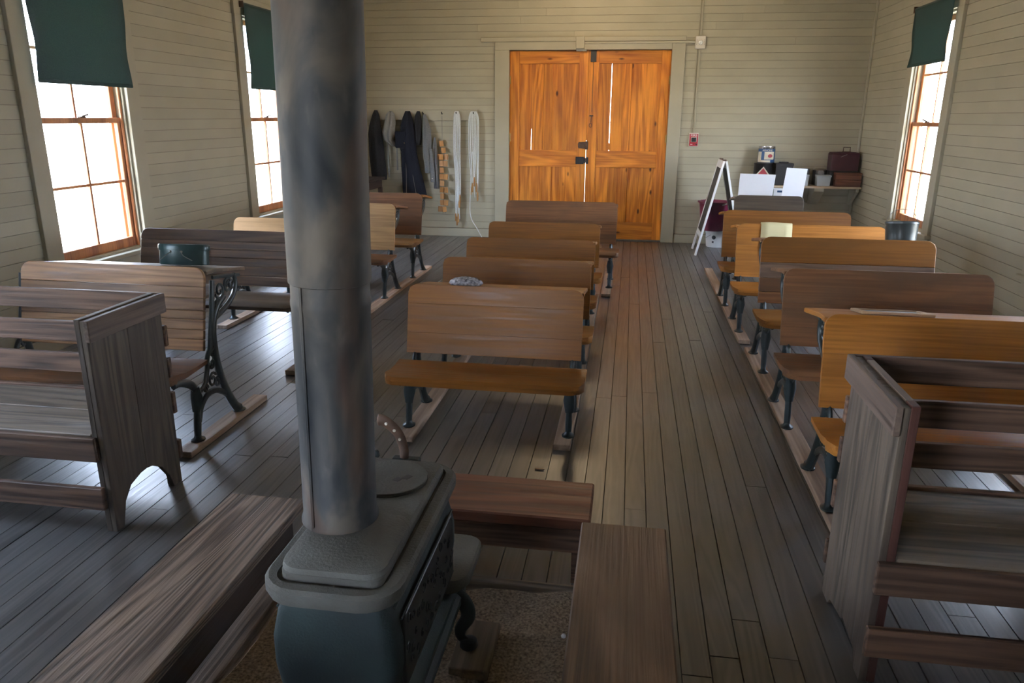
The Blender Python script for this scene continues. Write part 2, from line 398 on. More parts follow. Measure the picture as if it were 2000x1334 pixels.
# walls
def wall_boards(parent, along, a0, a1, fixed, inward, holes, z0=.12, z1=ZC, h=.0912, th=.012):
    """horizontal boards lining a wall; along 'x' or 'y', holes (a, b, z0, z1) left free"""
    z = z0
    while z < z1-.005:
        zt = min(z+h, z1); free = [(a0, a1)]
        for (ha, hb, hz0, hz1) in holes:
            if zt > hz0+.01 and z < hz1-.01:
                nf = []
                for (p, q) in free:
                    if hb <= p or ha >= q: nf.append((p, q)); continue
                    if ha > p: nf.append((p, ha))
                    if hb < q: nf.append((hb, q))
                free = nf
        for (p, q) in free:
            L = q-p; parts = [p]
            if L > 3.2:
                t = p+random.uniform(1.4, 3.2)
                while t < q-.8: parts.append(t); t += random.uniform(2.2, 3.8)
            parts.append(q)
            for s, e in zip(parts, parts[1:]):
                jit = random.uniform(0, .0015); lo, hi = sorted((fixed, fixed+inward*(th+jit)))
                gp = .0016
                if along == 'x': MB().box(s+.0006, e-.0006, lo, hi, z+gp, zt-gp).obj('wall_board', 'paint', parent, center=True)
                else: MB().box(lo, hi, s+.0006, e-.0006, z+gp, zt-gp).obj('wall_board', 'paint', parent, center=True)
        z = zt
def side_wall(name, X, s, wins):
    mb = MB(); ys = [YF-.15]; lo, hi = sorted((X+s*.012, X+s*.15))
    e = YF-.15
    for (a, b2) in wins:
        mb.box(lo, hi, e, a, -.1, ZC); mb.box(lo, hi, a, b2, -.1, WIN_Z0); mb.box(lo, hi, a, b2, WIN_Z1, ZC); e = b2
    mb.box(lo, hi, e, YB+.15, -.1, ZC)
    o = struct(mb.obj(name, 'paint_gap'))
    wall_boards(o, 'y', YF, YB, X+s*.012, -s, [(a, b2, WIN_Z0, WIN_Z1) for a, b2 in wins])
    return o
side_wall('wall_left', XL, -1, WL); side_wall('wall_right', XR, 1, WR)
wb = MB().box(XL-.15, DX0, YB+.012, YB+.15, -.1, ZC).box(DX1, XR+.15, YB+.012, YB+.15, -.1, ZC).box(DX0, DX1, YB+.012, YB+.15, DZ, ZC).box(DX0, DX1, YB+.0, YB+.15, -.1, .008)
wbo = struct(wb.obj('wall_back', 'paint_gap'))
wall_boards(wbo, 'x', XL, XR, YB+.012, -1, [(DX0, DX1, -1, DZ)])
wf = MB().box(XL-.15, PX0, YF-.14, YF, -.1, ZC).box(PX1, XR+.15, YF-.14, YF, -.1, ZC).box(PX0, PX1, YF-.14, YF, -.1, PZ0).box(PX0, PX1, YF-.14, YF, PZ1, ZC)
struct(wf.obj('wall_front', 'paint'))
struct(bx(XL-1.2, XR+1.3, -3.3, YB+1.2, ZC, ZC+.15).obj('ceiling', 'ceiling'))  # runs past the walls as unseen eaves, added to keep sun out
for nm, mb in (('baseboard_back', MB().box(XL, DX0-.165, YB-.022, YB, 0, .115).box(DX1+.17, XR, YB-.022, YB, 0, .115)),
               ('baseboard_left', bx(XL, XL+.022, YF, YB, 0, .115)), ('baseboard_right', bx(XR-.022, XR, YF, YB, 0, .115)),
               ('trim_1', bx(XR-.03, XR-.001, YB-.03, YB-.001, .115, ZC)), ('trim_2', bx(XL+.001, XL+.03, YB-.03, YB-.001, .115, ZC))):
    struct(mb.obj(nm, 'trim', bevel=.006))

# windows: casing on the room side, jamb, two sashes of 2x2 panes
def window(idx, X, s, a, b2):
    def T(d0, d1): return sorted((X+s*d0, X+s*d1))   # depth measured outward from the wall face
    cw = .155
    root = struct(MB().box(*T(-.032, 0), a-cw, a, WIN_Z0-.01, WIN_Z1+cw).obj('window_%d' % idx, 'trim', bevel=.003))
    MB().box(*T(-.032, 0), b2, b2+cw, WIN_Z0-.01, WIN_Z1+cw).obj('casing', 'trim', root, bevel=.003)
    MB().box(*T(-.034, 0), a-cw-.01, b2+cw+.01, WIN_Z1, WIN_Z1+cw).obj('head_casing', 'trim', root, bevel=.003)
    MB().box(*T(-.06, .02), a-cw-.02, b2+cw+.02, WIN_Z0-.035, WIN_Z0).obj('window_sill', 'trim', root, bevel=.005)
    MB().box(*T(-.022, 0), a-cw, b2+cw, WIN_Z0-.13, WIN_Z0-.035).obj('apron', 'trim', root, bevel=.003)
    t = .02
    MB().box(*T(0, .15), a, a+t, WIN_Z0, WIN_Z1).box(*T(0, .15), b2-t, b2, WIN_Z0, WIN_Z1).box(*T(0, .15), a+t, b2-t, WIN_Z1-t, WIN_Z1).box(*T(0, .16), a+t, b2-t, WIN_Z0, WIN_Z0+t).obj('jamb', 'trim', root)
    MB().box(*T(.018, .034), a+t, a+t+.022, WIN_Z0+t, WIN_Z1-t).box(*T(.018, .034), b2-t-.022, b2-t, WIN_Z0+t, WIN_Z1-t).box(*T(.105, .12), a+t, a+t+.03, WIN_Z0+t, WIN_Z1-t).box(*T(.105, .12), b2-t-.03, b2-t, WIN_Z0+t, WIN_Z1-t).obj('sash_stop', 'sash', root, bevel=.003)
    p, q = a+t+.003, b2-t-.003; st = .05
    for nm, d, z0, z1, bot, top in (('lower_sash', .036, WIN_Z0+t, MEET+.02, .075, .04), ('upper_sash', .071, MEET-.02, WIN_Z1-t, .04, .05)):
        y0, y1, zz0, zz1 = p+st, q-st, z0+bot, z1-top; ym, zm = (y0+y1)/2, (zz0+zz1)/2
        so = MB().box(*T(d, d+.034), p, y0, z0, z1).box(*T(d, d+.034), y1, q, z0, z1).box(*T(d, d+.034), y0, y1, z0, zz0).box(*T(d, d+.034), y0, y1, zz1, z1).obj(nm, 'sash', root, bevel=.004)
        MB().box(*T(d+.006, d+.03), ym-.010, ym+.010, zz0, zz1).obj('muntin', 'sash', so, bevel=.002)
        MB().box(*T(d+.007, d+.029), y0, y1, zm-.010, zm+.010).obj('muntin', 'sash', so, bevel=.002)
        for ya, yb in ((y0, ym-.010), (ym+.010, y1)):
            for za, zb in ((zz0, zm-.010), (zm+.010, zz1)):
                MB().box(*T(d+.016, d+.019), ya, yb, za, zb).obj('pane', 'glass', so)
    lk = MB().box(*T(.02, .045), (a+b2)/2-.03, (a+b2)/2+.03, MEET+.02, MEET+.03); lk.tube([(X+s*.03, (a+b2)/2, MEET+.03), (X+s*.0, (a+b2)/2+.035, MEET+.045)], .006, 6)
    lk.obj('sash_lock', 'iron_brown', root)
    return root
k = 1
for a, b2 in WL: window(k, XL, -1, a, b2); k += 1
for a, b2 in WR: window(k, XR, 1, a, b2); k += 1

# green roller blinds
def blind(X, s, a, b2, ztop, zbot, label, curl):
    root = empty('roller_blind', (X-s*.05, (a+b2)/2, ztop), label, 'blind')
    hw = (b2-a)/2+.03
    MB().tube([(0, -hw-.015, 0), (0, hw+.015, 0)], .022, 12).obj('roller', 'blind_rod', root, smooth=50)
    for e in (-hw-.0195, hw+.0195): MB().box(-.03, .03, e-.0045, e+.0045, -.03, .03).obj('bracket', 'iron_brown', root)
    nu, nv = 14, 22; v = []; f = []
    H = ztop-zbot
    for j in range(nv+1):
        t = j/nv; pinch = curl*math.exp(-((t-.72)/.2)**2)
        for i in range(nu+1):
            u = i/nu*2-1; yy = u*(hw-pinch)
            dx = .022-.05*pinch*abs(u)**3-.012*math.sin(t*3)*(1-u*u)
            v.append((-s*dx, yy, -H*t))
    w1 = nu+1
    f = [(j*w1+i, j*w1+i+1, (j+1)*w1+i+1, (j+1)*w1+i) for j in range(nv) for i in range(nu)]
    o = MB().add(v, f).obj('shade_cloth', 'blind', root, smooth=True)
    md = o.modifiers.new('solid', 'SOLIDIFY'); md.thickness = .0016
    MB().box(-s*.022-.004, -s*.022+.004, -hw+.01, hw-.01, -H-.005, -H+.022).obj('hem_bar', 'blind', root, bevel=.003)
    return root
blind(XL, -1, *WL[1], 2.68, 1.82, 'green roller blind hanging over the big window nearest the boarded desks', .03)
blind(XL, -1, *WL[2], 2.68, 1.88, 'green roller blind on the far window beside the stove pipe', .035)
blind(XR, 1, *WR[2], 2.68, 2.13, 'short dark green roller blind on the window by the corner shelf', .05)
blind(XL, -1, *WL[0], 2.68, 1.80, 'green roller blind on the window beside the slatted pew', .03)
blind(XR, 1, *WR[0], 2.68, .62, 'unseen green roller blind drawn down to dim the window nearest the viewing pane', .03)  # out of view, lowered fully to keep window light off the foreground
blind(XR, 1, *WR[1], 2.68, 1.9, 'green roller blind on the window beside the golden desks', .03)

# double door
def leaf(idx, x0, x1, stL, stR, panels, crack):
    y0, y1 = YB+.030, YB+.068
    root = struct(MB().box(x0, x0+stL, y0, y1, .022, DZ-.006).obj('door_%d' % idx, 'pine', bevel=.003))
    MB().box(x1-stR, x1, y0, y1, .022, DZ-.006).obj('stile', 'pine', root, bevel=.003, center=True)
    a, b2 = x0+stL, x1-stR
    zr = ((.022, .25), (.975, 1.19), (2.28, DZ-.006))
    for z0, z1 in zr: MB().box(a, b2, y0, y1, z0, z1).obj('rail', 'pine_h', root, bevel=.003, center=True)
    (m0, m1) = panels
    for zz0, zz1 in ((.25, .975), (1.19, 2.28)):
        MB().box(m0, m1, y0, y1, zz0, zz1).obj('mullion', 'pine', root, bevel=.003, center=True)
        for k2, (p, q) in enumerate(((a, m0), (m1, b2))):
            wds = [.5, .5] if k2 == 0 else [.42, .58]
            xs = [p, p+(q-p)*wds[0], q]
            for k3 in range(2):
                g0 = .005 if (crack and k2 == 0 and zz0 > 1 and k3 == 1) else .0004
                g1 = 0
                if idx == 1: g0 = .003 if (k2 == 0 and zz0 > 1 and k3 == 1) else .0004
                MB().box(xs[k3]+g0, xs[k3+1], y0+.017, y0+.030, zz0, zz1).obj('panel', 'pine', root, center=True)
            ct = {1: 1.47, 2: 9.0}[idx] if (k2 == 0 and zz0 > 1) else zz0          # unseen boards added behind the panel joints to block light, open at the cracks
            if ct < zz1: MB().box(p-.01, q+.01, y0+.0305, y0+.036, ct-.01, zz1+.01).obj('light_block_board', 'pine', root)
            if ct > zz1:
                for (za, zb) in ((1.74, 1.75), (1.545, 1.56), (1.20, 1.29)): MB().box(xs[1]-.02, xs[1]+.02, y0+.0305, y0+.036, za, zb).obj('light_block_batten', 'pine', root)
    xh = x0 if idx == 1 else x1
    for zh in (.35, 1.35, 2.08):
        h = MB().tube([(xh, y0-.006, zh-.05), (xh, y0-.006, zh+.05)], .008, 8); h.box(xh-.012, xh+.012, y0-.003, y0+.002, zh-.05, zh+.05)
        h.obj('hinge', 'brass', root)
    return root
d1 = leaf(1, DX0+.006, -.6035, .125, .118, (-1.182, -1.067), False)
d2 = leaf(2, -.6005, DX1-.006, .134, .114, (-.139, -.041), True)
yk = YB+.030
MB().box(-.578, -.505, yk-.016, yk, 2.30, 2.46).box(-.60, -.485, yk-.02, yk, 2.44, 2.462).tube([(-.54, yk-.01, 2.31), (-.54, yk-.012, 1.68)], .0035, 6).obj('top_bolt', 'iron_black', d2, bevel=.003)
kb = MB().tube([(-.57, yk-.012, 1.635), (-.52, yk-.012, 1.635)], .008, 8); kb.tube([(-.545, yk-.014, 1.63), (-.55, yk-.014, 1.55)], .004, 6)
kb.tube([(-.552+.018*math.cos(t*PI/6), yk-.014, 1.515+.026*math.sin(t*PI/6)) for t in range(12)], .0035, 6, closed=True); kb.obj('pull_ring', 'iron_black', d2)
MB().prism([(-.71, 1.245), (-.70, 1.22), (-.60, 1.215), (-.60, 1.305), (-.70, 1.30), (-.71, 1.275)], 'y', yk-.022, yk).box(-.612, -.575, yk-.03, yk, 1.205, 1.31).obj('latch', 'iron_brown', d1, bevel=.004)
MB().box(-.735, -.625, yk-.028, yk, 1.015, 1.11).box(-.625, -.60, yk-.02, yk, 1.03, 1.095).obj('lock', 'iron_black', d1, bevel=.004)
MB().box(-.596, -.565, yk-.03, yk, 1.02, 1.105).obj('lock_keeper', 'iron_black', d2, bevel=.003)
MB().box(-.575, -.47, yk-.004, yk+.0, .03, 2.30).obj('astragal', 'pine', d2, bevel=.002)
# door casing and the band above it
dc = struct(MB().box(DX0-.19, DX0, YB-.03, YB+.03, 0, DZ).obj('trim_3', 'trim', bevel=.004))
MB().box(DX1, DX1+.165, YB-.03, YB+.03, 0, DZ+.10).obj('casing', 'trim', dc, bevel=.004)
MB().box(DX0-.19, DX1, YB-.03, YB+.03, DZ, DZ+.10).obj('head_casing', 'trim', dc, bevel=.004)
MB().box(DX0-.37, DX1+.165, YB-.045, YB, DZ+.10, DZ+.155).obj('head_band', 'trim', dc, bevel=.004)
MB().box(DX0, DX1, YB-.005, YB+.12, 0, .02).obj('threshold', 'floor', dc, bevel=.004)
MB().box(DX0, DX0+.005, YB+.03, YB+.15, 0, DZ).box(DX1-.005, DX1, YB+.03, YB+.15, 0, DZ).box(DX0, DX0+.04, YB+.069, YB+.10, 0, DZ).box(DX1-.04, DX1, YB+.069, YB+.10, 0, DZ).box(DX0, DX1, YB+.069, YB+.10, DZ-.04, DZ).box(DX0, DX1, YB+.069, YB+.10, .02, .045).obj('jamb', 'pine', dc)
MB().box(-.66, -.55, YB+.069, YB+.082, 1.32, DZ-.04).obj('meeting_stop', 'pine', dc)

# ------------------------------------------------------------------ porch with the viewing pane (where the photographer stands)
pane = struct(MB().box(PX0, PX1, YF-.145, YF+.005, PZ0-.03, PZ0).box(PX0, PX1, YF-.145, YF+.005, PZ1, PZ1+.03).box(PX0-.03, PX0, YF-.145, YF+.005, PZ0-.03, PZ1+.03).box(PX1, PX1+.03, YF-.145, YF+.005, PZ0-.03, PZ1+.03).obj('window_7', 'porch'))
MB().box(PX0, PX1, YF-.074, YF-.066, PZ0, PZ1).obj('pane', M['veil_glass'], pane)  # clear pane given a scattering veil in place of mirror reflections
PY = -2.2                                                     # back wall of the porch
ox0, ox1 = -2.75, -1.45                                          # its unseen doorway, placed and widened to let fill light into the room
pb = MB().box(-3.0, ox0, PY-.1, PY, -.1, ZC).box(ox0, ox1, PY-.1, PY, 2.3, ZC).box(ox1, 2.2, PY-.1, PY, -.1, ZC)
struct(pb.obj('wall_porch_back', 'porch'))
struct(bx(-3.1, -3.0, PY-.1, YF-.14, -.1, ZC).obj('wall_porch_left', 'porch')); struct(bx(2.2, 2.3, PY-.1, YF-.14, -.1, ZC).obj('wall_porch_right', 'porch'))
struct(bx(-3.1, 2.3, PY-.1, YF-.14, -.12, -.02).obj('floor_porch', 'floor'))

# outdoors
struct(bx(-60, 60, -60, 70, -.75, -.6).obj('ground', 'ground'))
def tree(x, y, h, r, label, leaf_n, spread, cz, lean=0):
    t = empty('tree', (x, y, -.6), label, 'tree')
    MB().tube(smooth_path([(0, 0, 0), (lean*.3, 0, h*.3), (lean, .1, h*.62), (lean*1.2, .2, h)], 5), [r*(1.25-.05*i) for i in range(16)], 14).obj('trunk', 'bark', t, smooth=True)
    MB().tube(smooth_path([(lean*.6, 0, h*.42), (-.9+lean, .1, h*.6), (-1.6, 0, h*.72)], 5), [r*.5*(1-.06*i) for i in range(11)], 10).tube(smooth_path([(lean*.6, 0, h*.45), (1.0, -.1, h*.66), (1.9, .2, h*.8)], 5), [r*.5*(1-.06*i) for i in range(11)], 10).obj('branch', 'bark', t, smooth=True)
    lf = MB()
    for _ in range(leaf_n):
        p = Vector((random.gauss(0, spread), random.gauss(0, spread*.6), cz+random.gauss(0, spread*.33)))
        d = Vector((random.uniform(-1, 1), random.uniform(-1, 1), random.uniform(-1, 1))).normalized()*random.uniform(.04, .09)
        e = Vector((random.uniform(-1, 1), random.uniform(-1, 1), random.uniform(-1, 1))).normalized()*random.uniform(.025, .045)
        lf.add([p-d, p+e, p+d, p-e], [(0, 1, 2, 3)])
    tag(lf.obj('foliage', 'leaf', t), kind='stuff')
    return t
tree(5.6, 11.3, 6.0, .30, 'grey trunked tree standing outside the corner window', 1500, 1.6, 5.4)

# ------------------------------------------------------------------ stove
st = empty('box_stove', (-.625, 1.70, 0), 'dusty grey-green cast iron box stove standing in the sand bed', 'stove')
def rrect(x0, x1, y0, y1, r, n=5):
    pts = []
    for cx, cy, a in ((x1-r, y1-r, 0), (x0+r, y1-r, 90), (x0+r, y0+r, 180), (x1-r, y0+r, 270)):
        for i in range(n+1):
            q = math.radians(a+90*i/n); pts.append((cx+r*math.cos(q), cy+r*math.sin(q)))
    return pts
def ring(z, x0, x1, y0, y1, r): return [(p[0], p[1], z) for p in rrect(x0, x1, y0, y1, r)]
hx, y0s, y1s = .155, -.345, .325
MB().loft([ring(.555, -hx+.03, hx-.03, y0s+.03, y1s-.03, .07), ring(.57, -hx-.004, hx+.004, y0s-.004, y1s+.004, .085), ring(.585, -hx-.010, hx+.010, y0s-.01, y1s+.01, .09), ring(.605, -hx-.010, hx+.010, y0s-.01, y1s+.01, .09), ring(.613, -hx-.002, hx+.002, y0s-.002, y1s+.002, .085), ring(.613, -hx+.022, hx-.022, y0s+.022, y1s-.022, .045), ring(.606, -hx+.028, hx-.028, y0s+.028, y1s-.028, .04)]).obj('top_plate', 'stove_top', st, smooth=35)
MB().loft([ring(.600, -.122, .122, -.307, .30, .03), ring(.624, -.122, .122, -.307, .30, .03), ring(.632, -.114, .114, -.299, .292, .03)]).obj('raised_top', 'stove_top', st, smooth=35)
MB().loft([[(p[0], p[1], z) for p in rrect(-.126+e, .126-e, -.310+e, -.035-e, .05)] for z, e in ((.628, 0), (.640, .003), (.646, .012))]).obj('collar_plate', 'stove_top', st, smooth=35)
MB().lathe([(.108, .632), (.108, .6395), (.1065, .641)], (-.008, .165, 0), 40).obj('lid', 'stove_top', st, smooth=35)
rg = MB().tube([(-.008+.1095*math.cos(2*PI*i/40), .165+.1095*math.sin(2*PI*i/40), .6325) for i in range(40)], .0022, 6, closed=True); rg.obj('lid_seam', 'iron_black', st)
MB().prism([(.030, .16), (.048, .153), (.058, .175), (.042, .184)], 'z', .640, .6416).prism([(.008, .143), (.026, .137), (.034, .158), (.016, .164)], 'z', .640, .6416).obj('lifter_slot', 'iron_black', st)
bz = [(.565, .118), (.52, .138), (.45, .152), (.38, .152), (.31, .142), (.25, .135), (.235, .150), (.215, .158), (.195, .150), (.18, .12)]
MB().loft([ring(z, -h_, h_, y0s+.04-(h_-.118)*.5, y1s-.035+(h_-.118)*.5, .035) for z, h_ in bz][::-1]).obj('stove_body', 'stove', st, smooth=40)
for sd in (-1, 1):                                                # worn panel with raised ornament on each flank
    MB().prism([(-.255, .315), (-.24, .30), (.225, .30), (.24, .315), (.24, .485), (.225, .50), (-.24, .50), (-.255, .485)], 'x', sd*.150-.0055, sd*.150+.0055).obj('side_panel', 'iron_black', st, bevel=.003)
    rel = MB()
    for zz, hh, r_ in ((.530, .136, .004), (.278, .141, .005), (.297, .152, .003), (.503, .152, .003)): rel.tube([(sd*hh, -.265, zz), (sd*hh, .25, zz)], r_, 6)
    rr2 = random.Random(5)
    for i in range(34):
        yy = -.235+i*.0138; zc = .40+.062*math.sin(i*1.9)+rr2.uniform(-.015, .015); q = rr2.uniform(.010, .019); a0 = rr2.uniform(0, 6)
        rel.tube([(sd*.1562, yy+q*math.cos(a0+t*.62)*(1-.08*t), zc+q*math.sin(a0+t*.62)*(1-.08*t)) for t in range(9)], .0024, 5)
    rel.obj('side_ornament', 'stove', st, smooth=50)
MB().loft([ring(z, -.185+e, .205-e, .20, .47-e, .05) for z, e in ((.245, .02), (.262, 0), (.285, 0), (.292, .006))]).obj('hearth_shelf', 'stove_top', st, smooth=40)
MB().loft([ring(z, -.165+e, .175-e, -.30+e, .36-e, .04) for z, e in ((.165, .03), (.178, .0), (.20, .0), (.212, .012))]).obj('base_skirt', 'stove', st, smooth=40)
for sx_, yy in ((1, .27), (-1, .27), (1, -.26), (-1, -.26)):
    p = smooth_path([(sx_*.15, yy, .20), (sx_*.185, yy, .165), (sx_*.192, yy, .12), (sx_*.168, yy, .075), (sx_*.170, yy, .045), (sx_*.195, yy-.005, .032)], 4)
    MB().tube(p, [.030-.0009*i for i in range(len(p))], 10, flat=((0, 1, 0), .7)).lathe([(.026, .016), (.030, .024), (.026, .04), (.012, .046)], (sx_*.195, yy-.005, 0), 12).obj('leg', 'stove', st, smooth=50)
lv = smooth_path([(-.012, .322, .61), (-.016, .336, .65), (-.035, .338, .70), (-.072, .334, .735), (-.095, .33, .74)], 5)
MB().tube(lv, [.013+.00035*i for i in range(len(lv)-1)]+[.008], 8, flat=((0, 1, 0), .45)).obj('damper_handle', 'iron_brown', st, smooth=50)
for q in (8, 11, 14): MB().lathe([(.0001, -.011), (.0045, -.0105), (.0045, .0105), (.0001, .011)], (0, 0, 0), 10).obj('handle_hole', 'offwhite', st, loc=tuple(lv[q])).rotation_euler = (PI/2, 0, 0)
MB().box(-.05, .035, .316, .345, .60, .622).prism([(-.12, .62), (-.088, .62), (-.092, .642), (-.10, .645)], 'y', .315, .33).obj('hinge_lug', 'stove', st, bevel=.004)
lone(bx(-.472, -.352, 1.86, 2.095, -.02, .018), 'foot_block', 'block', 'short brown board lying on the sand under the curled stove foot', 'board', center=True, bevel=.003)
lone(bx(-.90, -.78, 1.86, 2.095, -.02, .018), 'foot_block', 'block', 'short board under the stove leg on the far side behind the pipe', 'board', center=True, bevel=.003)
lone(bx(-.47, -.352, 1.36, 1.55, -.02, .018), 'foot_block', 'block', 'short board under the near leg of the stove by the brown bench', 'board', center=True, bevel=.003)
lone(bx(-.90, -.78, 1.36, 1.55, -.02, .018), 'foot_block', 'block', 'short board under the near leg of the stove by the grey bench', 'board', center=True, bevel=.003)

# stove pipe: lower length with its lock seam, upper length slipped over it
pp = empty('stove_pipe', (-.684, 1.625, .647), 'tall mottled grey steel stove pipe rising from the iron stove', 'pipe')
pp.rotation_euler = (0, math.radians(1.1), 0)
R0, R1 = .0905, .0945
MB().lathe([(R0+.005, 0), (R0+.005, .006), (R0, .012), (R0, .545), (R0+.0016, .555), (R0+.0016, .562), (R0, .572), (R0, .70)], (0, 0, 0), 48).obj('lower_pipe', 'pipe', pp, smooth=40)
MB().lathe([(R1-.003, .606), (R1, .608), (R1, 2.82)], (0, 0, 0), 48).obj('upper_pipe', 'pipe', pp, smooth=40)
sa = math.radians(246)
MB().tube([(R0*math.cos(sa), R0*math.sin(sa), .0), (R0*math.cos(sa), R0*math.sin(sa), .607)], .0055, 6).obj('pipe_seam', 'pipe', pp, smooth=50)

# ------------------------------------------------------------------ plank benches
def plank_bench(loc, L, W, H, along, mt, label, th=.04, aprons=(True, True), ends=None, apron_h=.10, lx=None):
    b_ = empty('plank_bench', loc, label, 'bench')
    if along == 'y':
        MB().box(-W/2, W/2, -L/2, L/2, H-th, H).obj('seat_plank', mt, b_, bevel=.005)
        for s in (-1, 1): MB().box(s*(W/2-.035)-.011, s*(W/2-.035)+.011, -L/2+.06, L/2-.06, H-th-apron_h, H-th).obj('apron', 'bench_side', b_, bevel=.002)
        xa, xb = lx or (-W/2+.05, W/2-.05); xm = (xa+xb)/2; dx_ = min(.05, (xb-xa)/2-.02)
        for s in (-1, 1): MB().prism([(xa, 0), (xm-dx_, 0), (xm, .06), (xm+dx_, 0), (xb, 0), (xb, H-th), (xa, H-th)], 'y', s*(L/2-.12)-.015, s*(L/2-.12)+.015).obj('leg', 'bench_side', b_)
    else:
        MB().box(-L/2, L/2, -W/2, W/2, H-th, H).obj('seat_plank', mt, b_, bevel=.006)
        for s in (-1, 1): MB().box(-L/2+.03, L/2-.03, s*(W/2-.03)-.011, s*(W/2-.03)+.011, H-th-apron_h, H-th).obj('apron', 'pew', b_, bevel=.002)
        for s in (-1, 1): MB().prism([(-W/2+.045, 0), (-.03, 0), (0, .05), (.03, 0), (W/2-.045, 0), (W/2-.043, H-th), (-W/2+.043, H-th)], 'x', s*(L/2-.05)-.014, s*(L/2-.05)+.014).obj('leg', 'pew', b_)
    return b_
plank_bench((-1.253, 1.46, 0), 1.72, .285, .285, 'y', 'plank_grey', 'long low bench with a grey weathered plank top beside the stove', apron_h=.12, lx=(-.10, .012))
plank_bench((.036, 1.475, 0), 1.70, .285, .285, 'y', 'plank_brown', 'low bench with a brown knotty plank top beside the aisle')
plank_bench((-.352, 2.475, 0), .55, .285, .285, 'x', 'plank_red', 'short low bench with a reddish brown plank top behind the stove', .045)

lone(MB().prism([(-.022, -.004), (.0, -.006), (.024, -.003), (.02, .004), (-.02, .005)], 'z', .0015, .006), 'wood_chip', 'slate_frame', 'tiny pale wood chip lying on the floor before the middle row', 'chip', loc=(-.36, 3.27, 0))
lone(MB().lathe([(.002, 0), (.008, .003), (.009, .007), (.006, .012), (.001, .014)], (0, 0, 0), 12), 'pebble', 'paper', 'small white pebble on the sand beside the brown plank bench', 'pebble', loc=(-.14, 2.08, -.004), smooth=True)
# ------------------------------------------------------------------ slatted pews
def pew(xend, sgn, L, label, edge):
    """xend: outer face of the visible end panel; the pew runs from there in direction sgn"""
    p = empty('slatted_pew', (xend, 2.02 if sgn > 0 else 2.43, 0), label, 'pew')
    D = .46                                                     # depth of the end panel
    def end(xa, xb, first):
        lo, hi = sorted((xa, xb)); s = sgn if first else -sgn
        a1 = [(.0, 0), (.045, 0), (.075, .10), (.12, .15), (.19, .17), (D*.5, .172), (D*.5, .88), (.0, .88)]
        a2 = [(D*.5+.002, .172), (.27, .165), (.33, .13), (.375, .07), (.40, 0), (D, 0), (D, .88), (D*.5+.002, .88)]
        if sgn > 0: a1 = [(.0, 0), (.06, 0), (.08, .05), (D*.5, .07), (D*.5, .88), (.0, .88)]; a2 = [(D*.5+.004, .05), (.36, .03), (.385, 0), (D, 0), (D, .88), (D*.5+.004, .88)]
        MB().prism(a1, 'x', lo, hi).obj('end_board', 'pew_up', p, bevel=.002); MB().prism(a2, 'x', lo, hi).obj('end_board', 'pew_up', p, bevel=.002)
        c0, c1 = sorted((lo if s > 0 else hi, (lo if s > 0 else hi)-s*.022))
        MB().box(c0, c1, -.012, D+.012, .80, .885).obj('end_cap', 'pew_y', p, bevel=.003)
        q0, q1 = sorted((hi if s > 0 else lo, (hi if s > 0 else lo)+s*.024))
        MB().box(q0, q1, .0, .05, .0, .885).obj('end_post', edge, p, bevel=.002)
        MB().box(q0, q1, D-.045, D, .0, .885).obj('end_post', edge, p, bevel=.002)
        MB().box(q0, q1, .05, D-.045, .845, .885).obj('top_strip', 'pew_y', p, bevel=.002)
    end(0, sgn*.022, True); end(sgn*L, sgn*(L-.022), False)
    for z0, z1 in ((.795, .882), (.645, .738), (.50, .59), (.33, .43), (.11, .20)):
        lo, hi = sorted((-sgn*.006, sgn*(L+.006)))
        MB().box(lo, hi, D, D+.024, z0, z1).obj('back_slat', 'pew', p, bevel=.003, center=True)
    lo, hi = sorted((sgn*.05, sgn*(L-.05)))
    MB().box(lo, hi, .0, .235, .392, .422).obj('seat_board', 'pew_seat', p, bevel=.004, center=True)
    MB().box(lo, hi, .238, D-.002, .392, .421).obj('seat_board', 'pew_seat', p, bevel=.004, center=True)
    lo, hi = sorted((-sgn*.004, sgn*(L+.004)))
    if sgn < 0: lo, hi = sorted((sgn*.024, sgn*(L-.024)))
    MB().box(lo, hi, -.024, .0, .315, .415).obj('seat_apron', 'pew', p, bevel=.003)
    MB().box(lo, hi, -.024, .0, .105, .20).obj('stretcher', 'pew', p, bevel=.003)
    return p
pew(.752, 1, 1.75, 'dark slatted pew with a plank end panel and red edge post beside the golden desk', 'pew_red')
pew(-1.975, -1, 1.75, 'dark slatted pew with an arched grey end panel beside the boarded desk', 'pew_up')

